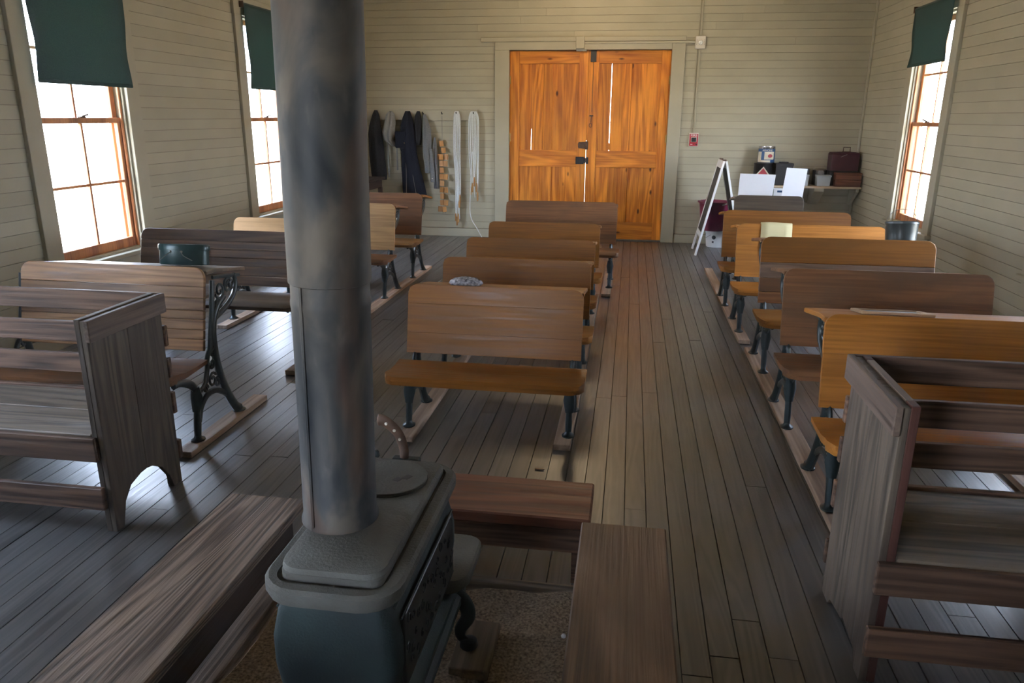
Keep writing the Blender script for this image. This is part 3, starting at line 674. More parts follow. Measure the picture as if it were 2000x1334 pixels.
# ------------------------------------------------------------------ school desks
def desk(x0, x1, yf, zt, mt, boards, label, seat_mt=None, top_mt=None, lift=.0325, zs=None, inset=.045, groove=False):
    """seat toward the viewer, desk top behind the back rest.  yf: front feet, zt: top of the back rest"""
    W = x1-x0; hw = W/2; k = zt/.868
    d = empty('school_desk', ((x0+x1)/2, yf, 0), label, 'desk', 'iron framed school desks')
    seat_mt = seat_mt or mt; top_mt = top_mt or mt
    zs = zs or (zt*.483); zb = zs+.028
    yb0, yb1 = .185*k, .275*k                                  # foot and top of the back rest
    # back rest boards, leaning; the top board has rounded corners
    tot = sum(boards); z = zt; n = len(boards); dirv = Vector((0, yb1-yb0, zt-zb)); Ln = dirv.length; ang = math.atan2(yb1-yb0, zt-zb)
    acc = 0; th = .02
    for i, h_ in enumerate(boards):
        a = Ln*(1-acc/tot); acc += h_; b_ = Ln*(1-acc/tot); r = .058*k; g = (.0012 if groove else .0002) if i else 0
        if i == 0:
            pts = [(-hw, b_)]+[(hw, b_)]+[(hw-r+r*math.cos(t*PI/10), a-r+r*math.sin(t*PI/10)) for t in range(6)]+[(-hw+r-r*math.sin(t*PI/10), a-r+r*math.cos(t*PI/10)) for t in range(6)]
        else: pts = [(-hw, b_), (hw, b_), (hw, a-g), (-hw, a-g)]
        if i == n-1 and n > 1: pts[0] = (-hw, b_); 
        o = MB().prism(pts, 'y', -th/2, th/2).obj('back_board', mt if not isinstance(mt, list) else mt[i % len(mt)], d, loc=(0, yb0, zb), bevel=.003 if groove else .0009)
        o.rotation_euler = (-ang, 0, 0)
    # seat with a rolled front edge
    pr = [(.145*k, zs-.004), (.14*k, zs-.024), (-.06*k, zs-.036), (-.17*k, zs-.026), (-.21*k, zs-.040), (-.232*k, zs-.034), (-.236*k, zs-.012), (-.215*k, zs+.004), (-.15*k, zs+.004), (-.05*k, zs-.008), (.05*k, zs-.010)]
    e = .035
    rings = []
    for t, sh in ((-hw-e, .35), (-hw-e+.02, .8), (-hw-e+.06, 1), (hw+e-.06, 1), (hw+e-.02, .8), (hw+e, .35)):
        rings.append([(t, (y if y > -.1*k else -.1*k+(y+.1*k)*sh), zz) for y, zz in pr])
    MB().loft(rings[::-1]).obj('seat', seat_mt if not isinstance(seat_mt, list) else seat_mt[0], d, smooth=40)
    # desk top behind the back: a level pen strip and a sloping lid
    yt0 = yb1+.006; zt1 = zt-.020*k
    lid = MB().prism([(yt0, zt1-.022), (yt0, zt1), (yt0+.09*k, zt1-.002), (yt0+.40*k, zt1-.052*k), (yt0+.40*k, zt1-.052*k-.022), (yt0+.09*k, zt1-.024)], 'x', -hw, hw).obj('desk_top', top_mt if not isinstance(top_mt, list) else top_mt[0], d, bevel=.004)
    MB().prism([(yb0+.055*k, zt*.78), (yt0+.34*k, zt*.79), (yt0+.34*k, zt*.79+.014), (yb0+.055*k, zt*.78+.014)], 'x', -hw+.07, hw-.07).obj('book_shelf', top_mt if not isinstance(top_mt, list) else top_mt[0], d)
    # cast iron standards
    for s in (-1, 1):
        X = s*(hw-inset)
        F = ((1, 0, 0), .8)
        Q = lambda y, z_: (X, y*k, max(z_*k, 0)+0)
        zf = lift/k
        fp = smooth_path([Q(0, zf+.01), Q(.012, .13), Q(.028, .24), Q(.02, .30), Q(-.02, .34), Q(-.09, (zs-.052)/k), Q(-.15, (zs-.046)/k)], 4)
        MB().tube(fp, [.019+.003*math.sin(i*.5) for i in range(len(fp))], 8, flat=F).lathe([(.034, 0), (.034, .006), (.020, .014), (.014, .03)], (X, 0, lift), 14, 1, 1.15).tube([Q(.012, .18), Q(.03, .25), Q(.025, .31)], [.016, .026, .018], 8, flat=((1, 0, 0), 1.25)).obj('leg', 'iron', d, smooth=50)
        rp_ = smooth_path([Q(.42, zf+.012), Q(.385, .07), Q(.32, .165), Q(.27, .28), Q(.243, .40), Q(.24, .52), Q(.262, .60), Q(.31, .66), Q(.38, .695)], 4)
        MB().tube(rp_, [.028-.00035*i for i in range(len(rp_))], 8, flat=F).lathe([(.034, 0), (.034, .006), (.020, .014), (.014, .03)], (X, .42*k, lift), 14, 1, 1.15).obj('leg', 'iron', d, smooth=50)
        br = MB()
        br.tube(smooth_path([Q(.025, .12), Q(.06, .19), Q(.13, .232), Q(.21, .225), Q(.28, .19), Q(.33, .15)], 4), .0165, 7, flat=F)
        br.tube(smooth_path([Q(.03, .27), Q(.075, .275), Q(.12, .30), Q(.15, .36), Q(.16, .41), Q(.19, .45), Q(.245, .46)], 4), .015, 7, flat=F)
        br.tube(smooth_path([Q(.19, .44), Q(.245, .62), Q(.285, .80)], 3), .016, 7, flat=F)
        br.tube(smooth_path([Q(.265, .60), Q(.34, .62), Q(.42, .645), Q(.49, .69), Q(.515, .745), Q(.50, .79)], 4), .0165, 7, flat=F)
        br.tube([Q(.29, .815), Q(.40, .80), Q(.56, .775)], .010, 6, flat=F)
        br.obj('standard', 'iron', d, smooth=50)
        sw = [MB(), MB(), MB()]
        for cy, cz, r_, a0, a1 in ((.345, .735, .048, 200, 700), (.43, .745, .042, 20, 560), (.31, .665, .026, 90, 500), (.47, .745, .028, 180, 620), (.19, .29, .040, 30, 520), (.12, .265, .022, 0, 420), (.235, .265, .026, 90, 520), (.20, .375, .024, 200, 640), (.215, .43, .018, 90, 480)):
            pts = []
            for i in range(15):
                t = i/14; a = math.radians(a0+(a1-a0)*t); q = r_*(1-.72*t); pts.append(Q(cy+q*math.cos(a), cz+q*math.sin(a)))
            sw[0 if cz > .6 else 1 if cz < .33 else 2].tube(pts, .0082, 6, flat=F)
        for q in sw: q.obj('scrollwork', 'iron', d, smooth=50)
    return d
# centre row, nearest first
CR = [(-1.150, -.207, 3.62, .752, 'desk_mid', [1.0, 1.55, 1.1], 'nearest school desk of the middle row, facing the stove with its seat down'),
      (-1.170, -.213, 4.49, .745, 'desk_mid', [1.2, 1.4], 'second school desk of the middle row, right behind the nearest one'),
      (-1.200, -.230, 5.36, .742, 'desk_mid', [1.0, 1.6], 'third school desk of the middle row, between two like it'),
      (-1.185, -.228, 6.20, .752, 'desk_mid', [1.0, 1.6], 'fourth school desk of the middle row, before the tall dark one'),
      (-1.205, -.107, 7.24, .822, 'desk_red', [1.3, .9, .7], 'larger dark reddish school desk, the one right before the orange doors')]
for a in CR: desk(*a)
LR = [(-3.18, -2.13, 3.255, .868, 'desk_strip', [1.5, .9, .95, .7, .8, .75, .9], 'school desk with a back of brown striped boards beside the slatted pew', 'desk_red', 'desk_grey'),
      (-3.34, -2.06, 4.53, .862, 'desk_dark', [1.0, .72, .72, .75, .85, .8], 'dark school desk with a back of plain dark boards behind the oval tin', 'desk_grey', 'desk_dark'),
      (-3.18, -2.20, 5.52, .818, 'desk_pale', [1.2, 1.2], 'pale wooden school desk half hidden by the stove pipe', 'desk_pale', 'desk_pale'),
      (-3.12, -2.10, 6.43, .85, 'desk_pale', [1.0, 1.0], 'tan school desk showing just beyond the stove pipe, before the reddish one', 'desk_red', 'desk_red'),
      (-3.12, -2.10, 7.35, .857, 'desk_red', [1.1, .9], 'reddish brown school desk under the hanging coats', 'desk_pale', 'desk_mid')]
for i, a in enumerate(LR): desk(*a, inset=-.024 if i == 0 else .05, groove=i < 2, zs=.475 if i == 1 else None)
RR = [(.855, 1.93, 3.04, .82, 'desk_gold', [1.35, .9, 1.0], 'nearest golden school desk, behind the slatted pew with the slate on it'),
      (.850, 1.90, 3.93, .845, 'desk_red', [1.6, 1.1, .9], 'school desk with a broad plain greyish brown back behind the desk with the slate'),
      (.873, 1.945, 4.855, .877, ['desk_mid', 'desk_dark', 'desk_red', 'desk_red'], [1.25, .75, .7, .55], 'school desk with a back split in dark boards, carrying the grey pail', 'desk_mid', 'desk_red'),
      (.845, 1.945, 5.84, .832, 'desk_gold', [1.0, 1.5], 'golden school desk with a cream paper over its back'),
      (.837, 1.91, 6.69, .838, 'desk_mid', [1.0, 1.2], 'orange brown school desk before the small greyed one'),
      (1.075, 1.76, 7.88, .858, 'desk_grey', [1.0, 1.0], 'small greyish school desk with white boards propped on it')]
for i, a in enumerate(RR): desk(*a, groove=i == 2)
# wooden runners the desks are screwed to
def runner(x, y0, y1, label, h=.032, wd=.085):
    lone(bx(x-wd/2, x+wd/2, y0, y1, 0.001, h), 'desk_runner', 'runner', label, 'runner', 'floor runners under the desks', center=True, bevel=.003)
for x0, y0, y1, lb in ((-1.085, 3.47, 6.95, 'under the stove side of the middle row'), (-.275, 3.50, 6.95, 'under the aisle side of the middle row'),
                       (-1.14, 6.98, 7.95, 'under the stove side of the desk before the doors'), (-.172, 6.96, 7.95, 'under the aisle side of the desk before the doors'),
                       (-2.102, 3.11, 3.92, 'under the aisle side of the striped board desk'), (-3.205, 3.11, 3.92, 'under the window side of the striped board desk'),
                       (-2.11, 4.36, 5.22, 'behind the pipe under the dark board desk'), (-3.275, 4.40, 5.22, 'under the window side of the dark board desk'),
                       (-3.115, 5.31, 8.05, 'seen below the dark board desk, window side of the pale desk'), (-2.165, 5.31, 8.02, 'just past the stove pipe, aisle side of the tan desk'),
                       (.920, 2.85, 5.42, 'along the aisle under the three nearest golden side desks'), (1.865, 2.85, 5.42, 'by the wall under the three nearest golden side desks'),
                       (.902, 5.60, 8.45, 'along the aisle under the far golden side desks'), (1.88, 5.60, 7.2, 'by the wall under the far golden side desks'), (1.695, 7.72, 8.45, 'by the wall under the small greyish desk')):
    runner(x0, y0, y1, 'wooden floor runner '+lb)

# things lying on the desks
tn = empty('lunch_tin', (-2.372, 3.735, .836), 'oval dark green lunch tin with wire handles on the striped desk', 'tin'); tn.rotation_euler = (-.165, 0, .03)
MB().lathe([(.13, 0), (.135, .004), (.135, .085)], (0, 0, 0), 36, 1, .62).obj('tin_body', 'tin_green', tn, smooth=40)
MB().lathe([(.141, .078), (.142, .082), (.142, .104), (.137, .110), (.130, .107), (.02, .112)], (0, 0, 0), 36, 1, .62).obj('lid', 'tin_green', tn, smooth=40)
for s in (-1, 1):
    MB().tube(smooth_path([(s*.030, -.083, .070), (s*.05, -.095, .05), (s*.09, -.080, .025)], 4), .0022, 6).tube([(s*.026, -.078, .071), (s*.034, -.084, .071)], .006, 8).obj('wire_handle', 'wire', tn)
pl = empty('pail', (1.80, 5.345, .842), 'dark grey lidded pail with a wire bail on the dark boarded desk', 'pail'); pl.rotation_euler = (-.165, 0, 0)
MB().lathe([(.090, 0), (.094, .004), (.100, .112), (.102, .116)], (0, 0, 0), 36).obj('pail_body', 'tin_grey', pl, smooth=40)
MB().lathe([(.104, .110), (.104, .122), (.096, .128), (.01, .130)], (0, 0, 0), 36).obj('lid', 'tin_grey', pl, smooth=40)
MB().tube(arc((0, .11), .100, 0, 180, 18, 'xz', 0), .0022, 6).obj('bail', 'wire', pl)
MB().lathe([(.006, -.004), (.006, .004)], (.0, 0, 0), 10).obj('bail_ear', 'wire', pl, loc=(-.101, 0, .10)).rotation_euler = (0, PI/2, 0)
sl = empty('writing_slate', (1.185, 3.49, .7845), 'wood framed writing slate lying on the nearest golden desk', 'slate'); sl.rotation_euler = (-.166, 0, -.03)
MB().box(-.125, .125, -.075, .075, .002, .008).obj('slate_panel', 'slate', sl)
MB().box(-.15, .15, -.10, -.073, 0, .013).box(-.15, .15, .073, .10, 0, .013).box(-.15, -.123, -.073, .073, 0, .013).box(.123, .15, -.073, .073, 0, .013).obj('slate_frame', 'slate_frame', sl, bevel=.003)
# cream paper over the back of a golden desk
pv = []; prof = [(-.070, -.24), (-.052, -.16), (-.035, -.08), (-.020, -.015), (-.006, .008), (.012, .010), (.022, -.004), (.045, -.008)]
for y, z in prof:
    for i in range(5): pv.append((i*.058, y+.002*math.sin(i*1.3), z+.003*math.sin(i*1.1)))
pf = [(j*5+i, j*5+i+1, (j+1)*5+i+1, (j+1)*5+i) for j in range(len(prof)-1) for i in range(4)]
po = MB().add(pv, pf).obj('paper_sheet', 'cream', loc=(1.022, 6.104, .834), smooth=True)
md = po.modifiers.new('solid', 'SOLIDIFY'); md.thickness = .0012
tag(po, 'cream paper sheet hanging over the back of a golden desk', 'paper')
# crochet cap on the desk behind the nearest middle back rest
cp = MB(); rings = []
for j, (r_, z) in enumerate(((.085, 0), (.09, .010), (.08, .024), (.058, .036), (.03, .042), (.005, .044))):
    rings.append([(r_*(1+.09*math.sin(k_*5+j))*math.cos(2*PI*k_/28), .7*r_*(1+.09*math.sin(k_*4+j*2))*math.sin(2*PI*k_/28), z+.004*math.sin(k_*2.4+j)) for k_ in range(28)])
lone(cp.loft(rings), 'crochet_cap', 'lace', 'crumpled grey and white crochet cap peeking over the nearest middle back rest', 'cap', loc=(-.865, 3.99, .728), smooth=True).rotation_euler = (-.165, 0, 0)
# white boards on the small rear desk
lone(MB().add([(1.128, 8.30, .832), (1.475, 8.30, .832), (1.500, 8.36, 1.055), (1.140, 8.36, 1.062), (1.128, 8.31, .832), (1.475, 8.31, .832), (1.500, 8.37, 1.055), (1.140, 8.37, 1.062)], [(0, 1, 2, 3), (7, 6, 5, 4), (0, 4, 5, 1), (1, 5, 6, 2), (2, 6, 7, 3), (3, 7, 4, 0)]), 'display_board', 'paper', 'wide white board propped on the small greyish desk', 'board')
lone(MB().add([(1.562, 8.28, .834), (1.772, 8.28, .834), (1.815, 8.38, 1.118), (1.608, 8.38, 1.128), (1.562, 8.29, .834), (1.772, 8.29, .834), (1.815, 8.39, 1.118), (1.608, 8.39, 1.128)], [(0, 1, 2, 3), (7, 6, 5, 4), (0, 4, 5, 1), (1, 5, 6, 2), (2, 6, 7, 3), (3, 7, 4, 0)]), 'display_board', 'paper', 'tall slanting white board propped on the small greyish desk', 'board')
cb_ = empty('card_box', (1.545, 8.46, .808), 'small white and green card box between the two white boards', 'box')
MB().box(-.05, .06, -.02, .02, 0, .10).obj('box_body', 'paper', cb_, bevel=.002); MB().box(-.0505, -.036, -.0206, .0206, .02, .098).obj('green_stripe', 'label_green', cb_); MB().box(.0, .05, -.0206, -.019, .06, .08).obj('blue_print', 'label_blue', cb_)

# ------------------------------------------------------------------ coat rail and what hangs from it
YW = YB-.014
cr = empty('coat_rail', (-2.86, YW, 1.63), 'wooden coat rail on the back wall with pegs', 'rail')
MB().box(-.81, .80, -.02, 0, -.07, .07).obj('rail_board', 'trim', cr, bevel=.004)
pegs = [-.60, -.39, -.165, .06, .32, .52, .755]
for px_ in pegs: MB().tube(smooth_path([(px_, -.018, .02), (px_, -.05, .015), (px_, -.075, .04)], 3), .007, 8).obj('peg', 'iron_black', cr, smooth=50)
def garment(name, cx, rings, mt, label, cat, folds=6, amp=.18, seed=0, n=28):
    """hanging cloth: rings of (z, x shift, half width, half depth)"""
    rs = []
    for j, (z, dx, hw_, hd) in enumerate(rings):
        rs.append([(dx+hw_*math.cos(2*PI*i/n)*(1+.08*math.sin(folds*2*PI*i/n+seed)), -hd-.002+hd*math.sin(2*PI*i/n)*(1+amp*math.sin(folds*2*PI*i/n+seed+j*.35)), z) for i in range(n)])
    o = MB().loft(rs[::-1]).obj(name, mt, loc=(cx, YW-.024, 0), smooth=True)
    return tag(o, label, cat)
garment('jacket', -3.46, [(1.69, 0, .02, .02), (1.62, 0, .05, .035), (1.50, -.01, .075, .05), (1.38, -.01, .095, .06), (1.1, 0, .105, .06), (.85, .02, .11, .055), (.77, .02, .10, .05)], 'cloth_black', 'black wool jacket hanging nearest the pipe on the coat rail', 'jacket', 5, .3, 1)
g = garment('bonnet', -3.25, [(1.68, 0, .02, .02), (1.64, .0, .055, .04), (1.52, .0, .075, .07), (1.40, -.02, .085, .085), (1.30, -.02, .06, .075), (1.24, .02, .05, .05), (1.215, .03, .03, .03)], 'cloth_check', 'grey checked bonnet with long ties hanging between dark garments', 'bonnet', 7, .25, 2)
for dx, zb_ in ((-.05, .80), (.075, .90)): MB().box(dx-.011, dx+.011, -.05, -.044, zb_, 1.34).obj('bonnet_tie', 'cloth_check', g)
ov = garment('overalls', -3.00, [(1.68, -.01, .03, .03), (1.60, -.01, .06, .05), (1.50, -.01, .085, .07), (1.38, .0, .10, .075), (1.28, -.02, .12, .08), (1.15, .0, .10, .07), (.95, .02, .12, .065), (.70, .05, .15, .06), (.53, .07, .165, .055)], 'cloth_navy', 'long navy denim overalls hanging on the coat rail', 'overalls', 4, .28, 0)
MB().tube(smooth_path([(.0, -.135, 1.16), (.05, -.128, .9), (.10, -.118, .58)], 4), .0022, 5).tube(smooth_path([(-.03, -.135, 1.16), (-.03, -.128, .9), (-.04, -.118, .58)], 4), .0022, 5).obj('stitching', 'stitch', ov)
MB().box(-.16, -.01, -.172, -.140, 1.20, 1.42).obj('bib_flap', 'cloth_navy', ov, bevel=.01)
MB().lathe([(.008, -.003), (.008, .003)], (0, 0, 0), 10).obj('button', 'brass', ov, loc=(-.025, -.175, 1.27)).rotation_euler = (PI/2, 0, 0)
garment('vest', -2.865, [(1.68, 0, .018, .02), (1.62, .0, .04, .035), (1.50, -.005, .05, .045), (1.34, -.005, .048, .045), (1.24, -.01, .035, .035)], 'cloth_black', 'short black vest hanging beside the grey shirt', 'vest', 5, .25, 4)
sh_ = garment('work_shirt', -2.748, [(1.64, -.03, .015, .02), (1.56, -.02, .035, .03), (1.44, .0, .06, .045), (1.25, .0, .062, .05), (1.05, .012, .058, .05), (.90, .02, .060, .048), (.87, .02, .056, .044)], 'cloth_grey', 'grey work shirt with a buttoned cuff hanging beside the wooden blocks', 'shirt', 6, .28, 3)
MB().prism([(.05, .75), (.105, .745), (.11, .86), (.08, 1.2), (.04, 1.2)], 'y', -.10, -.07).obj('sleeve', 'cloth_grey', sh_, bevel=.008)
MB().lathe([(.007, -.003), (.007, .003)], (0, 0, 0), 10).obj('button', 'offwhite', sh_, loc=(.075, -.103, .80)).rotation_euler = (PI/2, 0, 0)
garment('trousers', -2.645, [(1.34, 0, .012, .02), (1.22, 0, .028, .03), (1.0, .003, .034, .035), (.8, .008, .034, .03), (.66, .010, .034, .028)], 'cloth_grey', 'slim grey cloth hanging between the shirt and the wooden blocks', 'garment', 4, .3, 5)
# string of wooden blocks
bs = empty('block_string', (-2.545, YW-.03, 1.62), 'string of small wooden blocks hanging like a ladder toy', 'toy')
MB().tube([(0, .0, 0), (0, -.002, -.38)], .003, 5).obj('cord', 'cloth_grey', bs)
zz = -.36
blocks_rows = [1, 1, 3, 2, 1, 2, 1, 2, 1, 2, 2]
for i, c_ in enumerate(blocks_rows):
    for j in range(c_):
        dx = (j-(c_-1)/2)*.064+(.016 if i % 2 else -.012)
        ob = MB().box(-.029, .029, -.010, .010, -.037, .037).obj('block', 'handle', bs, loc=(dx, -.012-.024*(j % 2), zz), bevel=.003); ob.rotation_euler = (0, random.uniform(-.1, .1), random.uniform(-.5, .5))
    zz -= .088
MB().tube([(-.02, -.004, -.38), (.015, -.006, -.8), (-.01, -.006, zz+.03)], .0025, 5).tube([(.03, -.004, -.40), (-.01, -.006, -.85), (.03, -.006, zz+.03)], .0025, 5).obj('cord', 'cloth_grey', bs)
def rope_hank(cx, spread, lows, label, seed, tail=None):
    rnd = random.Random(seed)
    r = empty('jump_rope_hank', (cx, YW-.05, 1.66), label, 'rope')
    for i, lo in enumerate(lows):
        t = (i/(len(lows)-1)-.5)*2; xx = t*spread; yy = -.012*math.cos(t*2)-.008*(i % 2)
        MB().tube(smooth_path([(0.3*xx, .03, .0), (.55*xx, .0, .012), (xx, yy, -.10), (xx*1.05+rnd.uniform(-.01, .01), yy, -.5), (xx*.7+rnd.uniform(-.015, .015), yy, -.9), (xx*.75+rnd.uniform(-.012, .012), yy, -1.660+lo+.10)], 5), .0075, 7).obj('rope_strand', 'rope', r, smooth=True)
        if i % 2 == 0 or i > len(lows)-3:
            MB().lathe([(.006, 0), (.012, .012), (.013, .06), (.010, .105), (.007, .125)], (0, 0, 0), 10).obj('handle', 'handle', r, loc=(xx*.75, yy-.012, -1.660+lo), smooth=True)
    if tail: MB().tube(smooth_path(tail, 5), .006, 7).obj('rope_tail', 'rope', r, smooth=True)
    return r
rope_hank(-2.335, .042, [.22, .17, .16, .30, .20, .15, .40, .46], 'white jump rope hank with long low hanging wooden handles, beside the block string', 3)
rope_hank(-2.105, .066, [.58, .75, .62, .72, .70, .45, .62, .50], 'white jump rope hank nearest the door, one loose end trailing to the floor', 5, [(-.02, -.02, -.5), (-.05, -.02, -1.05), (-.05, -.02, -1.36), (.06, -.10, -1.53), (.155, -.20, -1.645)])

# ------------------------------------------------------------------ alarm devices and raceways on the back wall
fa = empty('fire_alarm', (.787, YB, 1.345), 'red and white fire alarm pull station by the doors', 'alarm')
MB().box(-.062, .062, -.03, 0, -.085, .085).obj('back_plate', 'offwhite', fa, bevel=.006)
MB().box(-.054, .054, -.040, -.03, -.076, .076).obj('alarm_face', 'fire_red', fa, bevel=.005)
MB().box(-.036, .036, -.048, -.04, -.028, .034).obj('pull_recess', 'offwhite', fa, bevel=.003)
MB().box(-.030, .030, -.056, -.048, -.024, .030).box(-.022, .022, -.064, -.056, -.006, .006).obj('pull_bar', 'dark_grey', fa, bevel=.003)
lettering('FIRE', .044, 'white', fa, (0, -.0412, .054), sx=1.05)
MB().box(-.04, -.012, -.0415, -.04, -.06, -.052).obj('small_print', 'white', fa)
MB().lathe([(.010, 0), (.010, .004)], (0, 0, 0), 14).obj('key_lock', 'dark_grey', fa, loc=(.036, -.04, -.056)).rotation_euler = (PI/2, 0, 0)
sb = empty('strobe_alarm', (.785, YB, 2.523), 'white wall strobe alarm above the fire pull station', 'alarm')
MB().box(-.062, .062, -.045, 0, -.075, .075).obj('housing', 'offwhite', sb, bevel=.006)
MB().lathe([(.028, 0), (.028, .008), (.022, .022), (.008, .028)], (0, 0, 0), 20).obj('strobe_lens', 'lens', sb, loc=(0, -.045, -.005), smooth=40).rotation_euler = (PI/2, 0, 0)
for i in range(4):
    for s in (-1, 1): MB().box(s*.046-.004, s*.046+.004, -.0465, -.045, -.03+i*.018, -.026+i*.018).obj('sound_slot', 'dark_grey', sb)
def race(mb, label): lone(mb, 'wire_raceway', 'trim', label, 'conduit', bevel=.003)
race(MB().box(.772, .796, YB-.018, YB, 2.60, ZC).box(.757, .767, YB-.012, YB, 2.60, ZC), 'tan raceway strip running up from the strobe alarm to the ceiling')
race(MB().box(.772, .796, YB-.018, YB, 1.432, 2.446).box(.750, .760, YB-.012, YB, 1.432, 2.446), 'tan raceway strip between the strobe alarm and the fire pull station')
race(MB().box(-.665, .722, YB-.048, YB-.031, 2.515, 2.54), 'tan raceway strip running level above the orange doors')
jb = lone(MB().box(-.765, -.66, YB-.085, YB-.031, 2.455, 2.60), 'junction_box', 'trim', 'tan square junction box over the middle of the orange doors', 'box', bevel=.004)
lone(MB().box(-.765, -.63, YB-.03, YB+.028, 2.428, 2.446), 'door_contact', 'wire', 'grey metal contact bar at the top of the doors', 'sensor', bevel=.002)

# ------------------------------------------------------------------ corner shelf
shf = empty('corner_shelf', (2.16, YB, 0), 'long wooden wall shelf in the corner carrying old tins and boxes', 'shelf')
MB().box(-.66, .67, -.36, -.02, .785, .81).obj('shelf_board', 'shelf', shf, bevel=.003)
MB().box(-.66, .67, -.04, -.014, .70, .785).obj('cleat', 'trim', shf)
for bx_ in (-.48, .18, .63): MB().prism([(-.02, .785), (-.33, .785), (-.33, .745), (-.05, .56), (-.02, .56)], 'x', bx_-.06 if bx_ < .5 else bx_-.02, bx_+.06 if bx_ < .5 else bx_+.02).obj('bracket', 'trim', shf, bevel=.003)
YS = YB-.17
def can_label(mb, name, parent, mt, R, a0, a1, z0, z1, n=10):
    v = []; 
    for z in (z0, z1):
        for rr_ in (R, R+.0012):
            for i in range(n+1):
                q = math.radians(a0+(a1-a0)*i/n); v.append((rr_*math.cos(q), rr_*math.sin(q), z))
    m_ = n+1; f = []
    for i in range(n): f += [(m_+i, m_+i+1, 3*m_+i+1, 3*m_+i), (2*m_+i, 2*m_+i+1, 3*m_+i+1, 3*m_+i), (i, i+1, m_+i+1, m_+i)]
    return MB().add(v, f).obj(name, mt, parent)
lc = empty('tin_can', (1.665, YS, .811), 'dark tin with a red diamond label under the blue syrup can', 'can')
MB().lathe([(.112, 0), (.115, .004), (.115, .25), (.118, .256), (.118, .262), (.110, .262), (.110, .258)], (0, 0, 0), 32).obj('can_body', 'tin_dark', lc, smooth=40)
MB().prism([(-.125, .10), (-.02, -.02), (.085, .10), (-.015, .225)], 'y', -.122, -.119).obj('diamond_border', 'label_cream', lc); MB().prism([(-.105, .10), (-.02, .0), (.065, .10), (-.015, .205)], 'y', -.1235, -.122).obj('red_diamond', 'label_red', lc)
MB().lathe([(.042, 0), (.042, .0012)], (0, 0, 0), 20, 1, .8).obj('round_seal', 'label_cream', lc, loc=(-.018, -.1237, .095)).rotation_euler = (PI/2, 0, 0)
MB().lathe([(.016, 0), (.016, .0012)], (0, 0, 0), 12).obj('seal_figure', 'label_green', lc, loc=(-.018, -.125, .095)).rotation_euler = (PI/2, 0, 0)
uc = empty('syrup_can', (1.690, YS, 1.074), 'blue and cream syrup can with a red picture and wire bail, topmost of its stack', 'can')
MB().lathe([(.098, 0), (.101, .004), (.101, .19), (.104, .196), (.104, .204), (.098, .204), (.098, .196)], (0, 0, 0), 36).obj('can_body', 'tin_steel', uc, smooth=40)
can_label(None, 'blue_label', uc, 'label_blue', .1012, 180, 360, .012, .178, 20)
can_label(None, 'cream_panel', uc, 'label_cream', .1026, 247, 318, .048, .142)
can_label(None, 'side_panel', uc, 'label_cream', .1026, 190, 225, .030, .142)
can_label(None, 'bottom_band', uc, 'label_cream', .1026, 192, 290, .014, .040, 14)
fr_ = MB().lathe([(.0, 0), (.026, .0), (.030, .002), (.02, .004)], (0, 0, 0), 16, 1, .75).obj('red_fruit', 'label_red', uc, loc=(.028, -.103, .092)); fr_.rotation_euler = (PI/2, 0, .28)
lettering('APHONE', .032, 'label_cream', uc, (-.008, -.1035, .158), sx=.95)
MB().tube(arc((0, .19), .10, 0, 180, 20, 'xz', 0), .002, 6).obj('bail', 'wire', uc)
db = empty('tin_box', (1.905, YS, .811), 'tall black tin box beside the stacked cans', 'box')
MB().box(-.105, .105, -.11, .11, 0, .262).obj('box_body', 'tin_dark', db, bevel=.004); MB().box(-.109, .109, -.114, .114, .235, .268).obj('lid', 'tin_dark', db, bevel=.003); MB().box(-.05, .06, -.03, .03, .268, .282).obj('grip', 'tin_dark', db, bevel=.003)
db2 = empty('tin_box', (2.13, YS+.07, .811), 'low black tin box with a wire loop behind the slanting white board', 'box')
MB().box(-.10, .10, -.078, .078, 0, .19).obj('box_body', 'tin_dark', db2, bevel=.004); MB().tube(arc((0, .19), .08, 0, 180, 14, 'xz', 0), .002, 6).obj('bail', 'wire', db2); MB().box(-.103, .103, -.081, .081, .175, .20).obj('lid', 'tin_dark', db2, bevel=.003)
def card_box(x, label):
    g_ = empty('card_box', (x, YS-.09, .811), label, 'box')
    MB().loft([[(-w_, -.05, z), (w_, -.05, z), (w_, .05, z), (-w_, .05, z)] for z, w_ in ((0, .076), (.11, .082))]).obj('box_body', 'grey_box', g_, bevel=.002); MB().box(-.088, .088, -.056, .056, .11, .132).obj('lid', 'grey_box', g_, bevel=.003)
card_box(2.385, 'small grey lidded card box on the shelf before the shiny kettle'); card_box(2.125, 'small grey card box half hidden by the slanting white board')
kt = empty('lidded_pot', (2.37, YS+.06, .811), 'shiny tin pot with a wire bail behind the grey card box', 'pot')
MB().lathe([(.08, 0), (.085, .005), (.085, .17), (.088, .176), (.088, .186), (.05, .20), (.012, .205)], (0, 0, 0), 28).obj('pot_body', 'tin_steel', kt, smooth=40); MB().tube(arc((0, .17), .088, 0, 180, 14, 'xz', 0), .0022, 6).obj('bail', 'wire', kt)
dk = empty('tin_box', (2.635, YS+.05, .811), 'black lower tin box under the dark red tin by the corner', 'box')
MB().box(-.17, .17, -.10, .10, 0, .175).obj('box_body', 'tin_dark', dk, bevel=.004); MB().box(-.173, .173, -.103, .103, .155, .182).obj('lid', 'tin_dark', dk, bevel=.003)
rt = empty('tin_box', (2.635, YS+.05, .994), 'dark red tin box with a lifted wire handle by the corner', 'box')
MB().box(-.165, .165, -.10, .10, 0, .20).obj('box_body', 'tin_red', rt, bevel=.005); MB().prism([(-.168, .20), (.168, .20), (.15, .222), (.03, .228), (-.15, .222)], 'y', -.103, .103).obj('lid', 'tin_red', rt, bevel=.003)
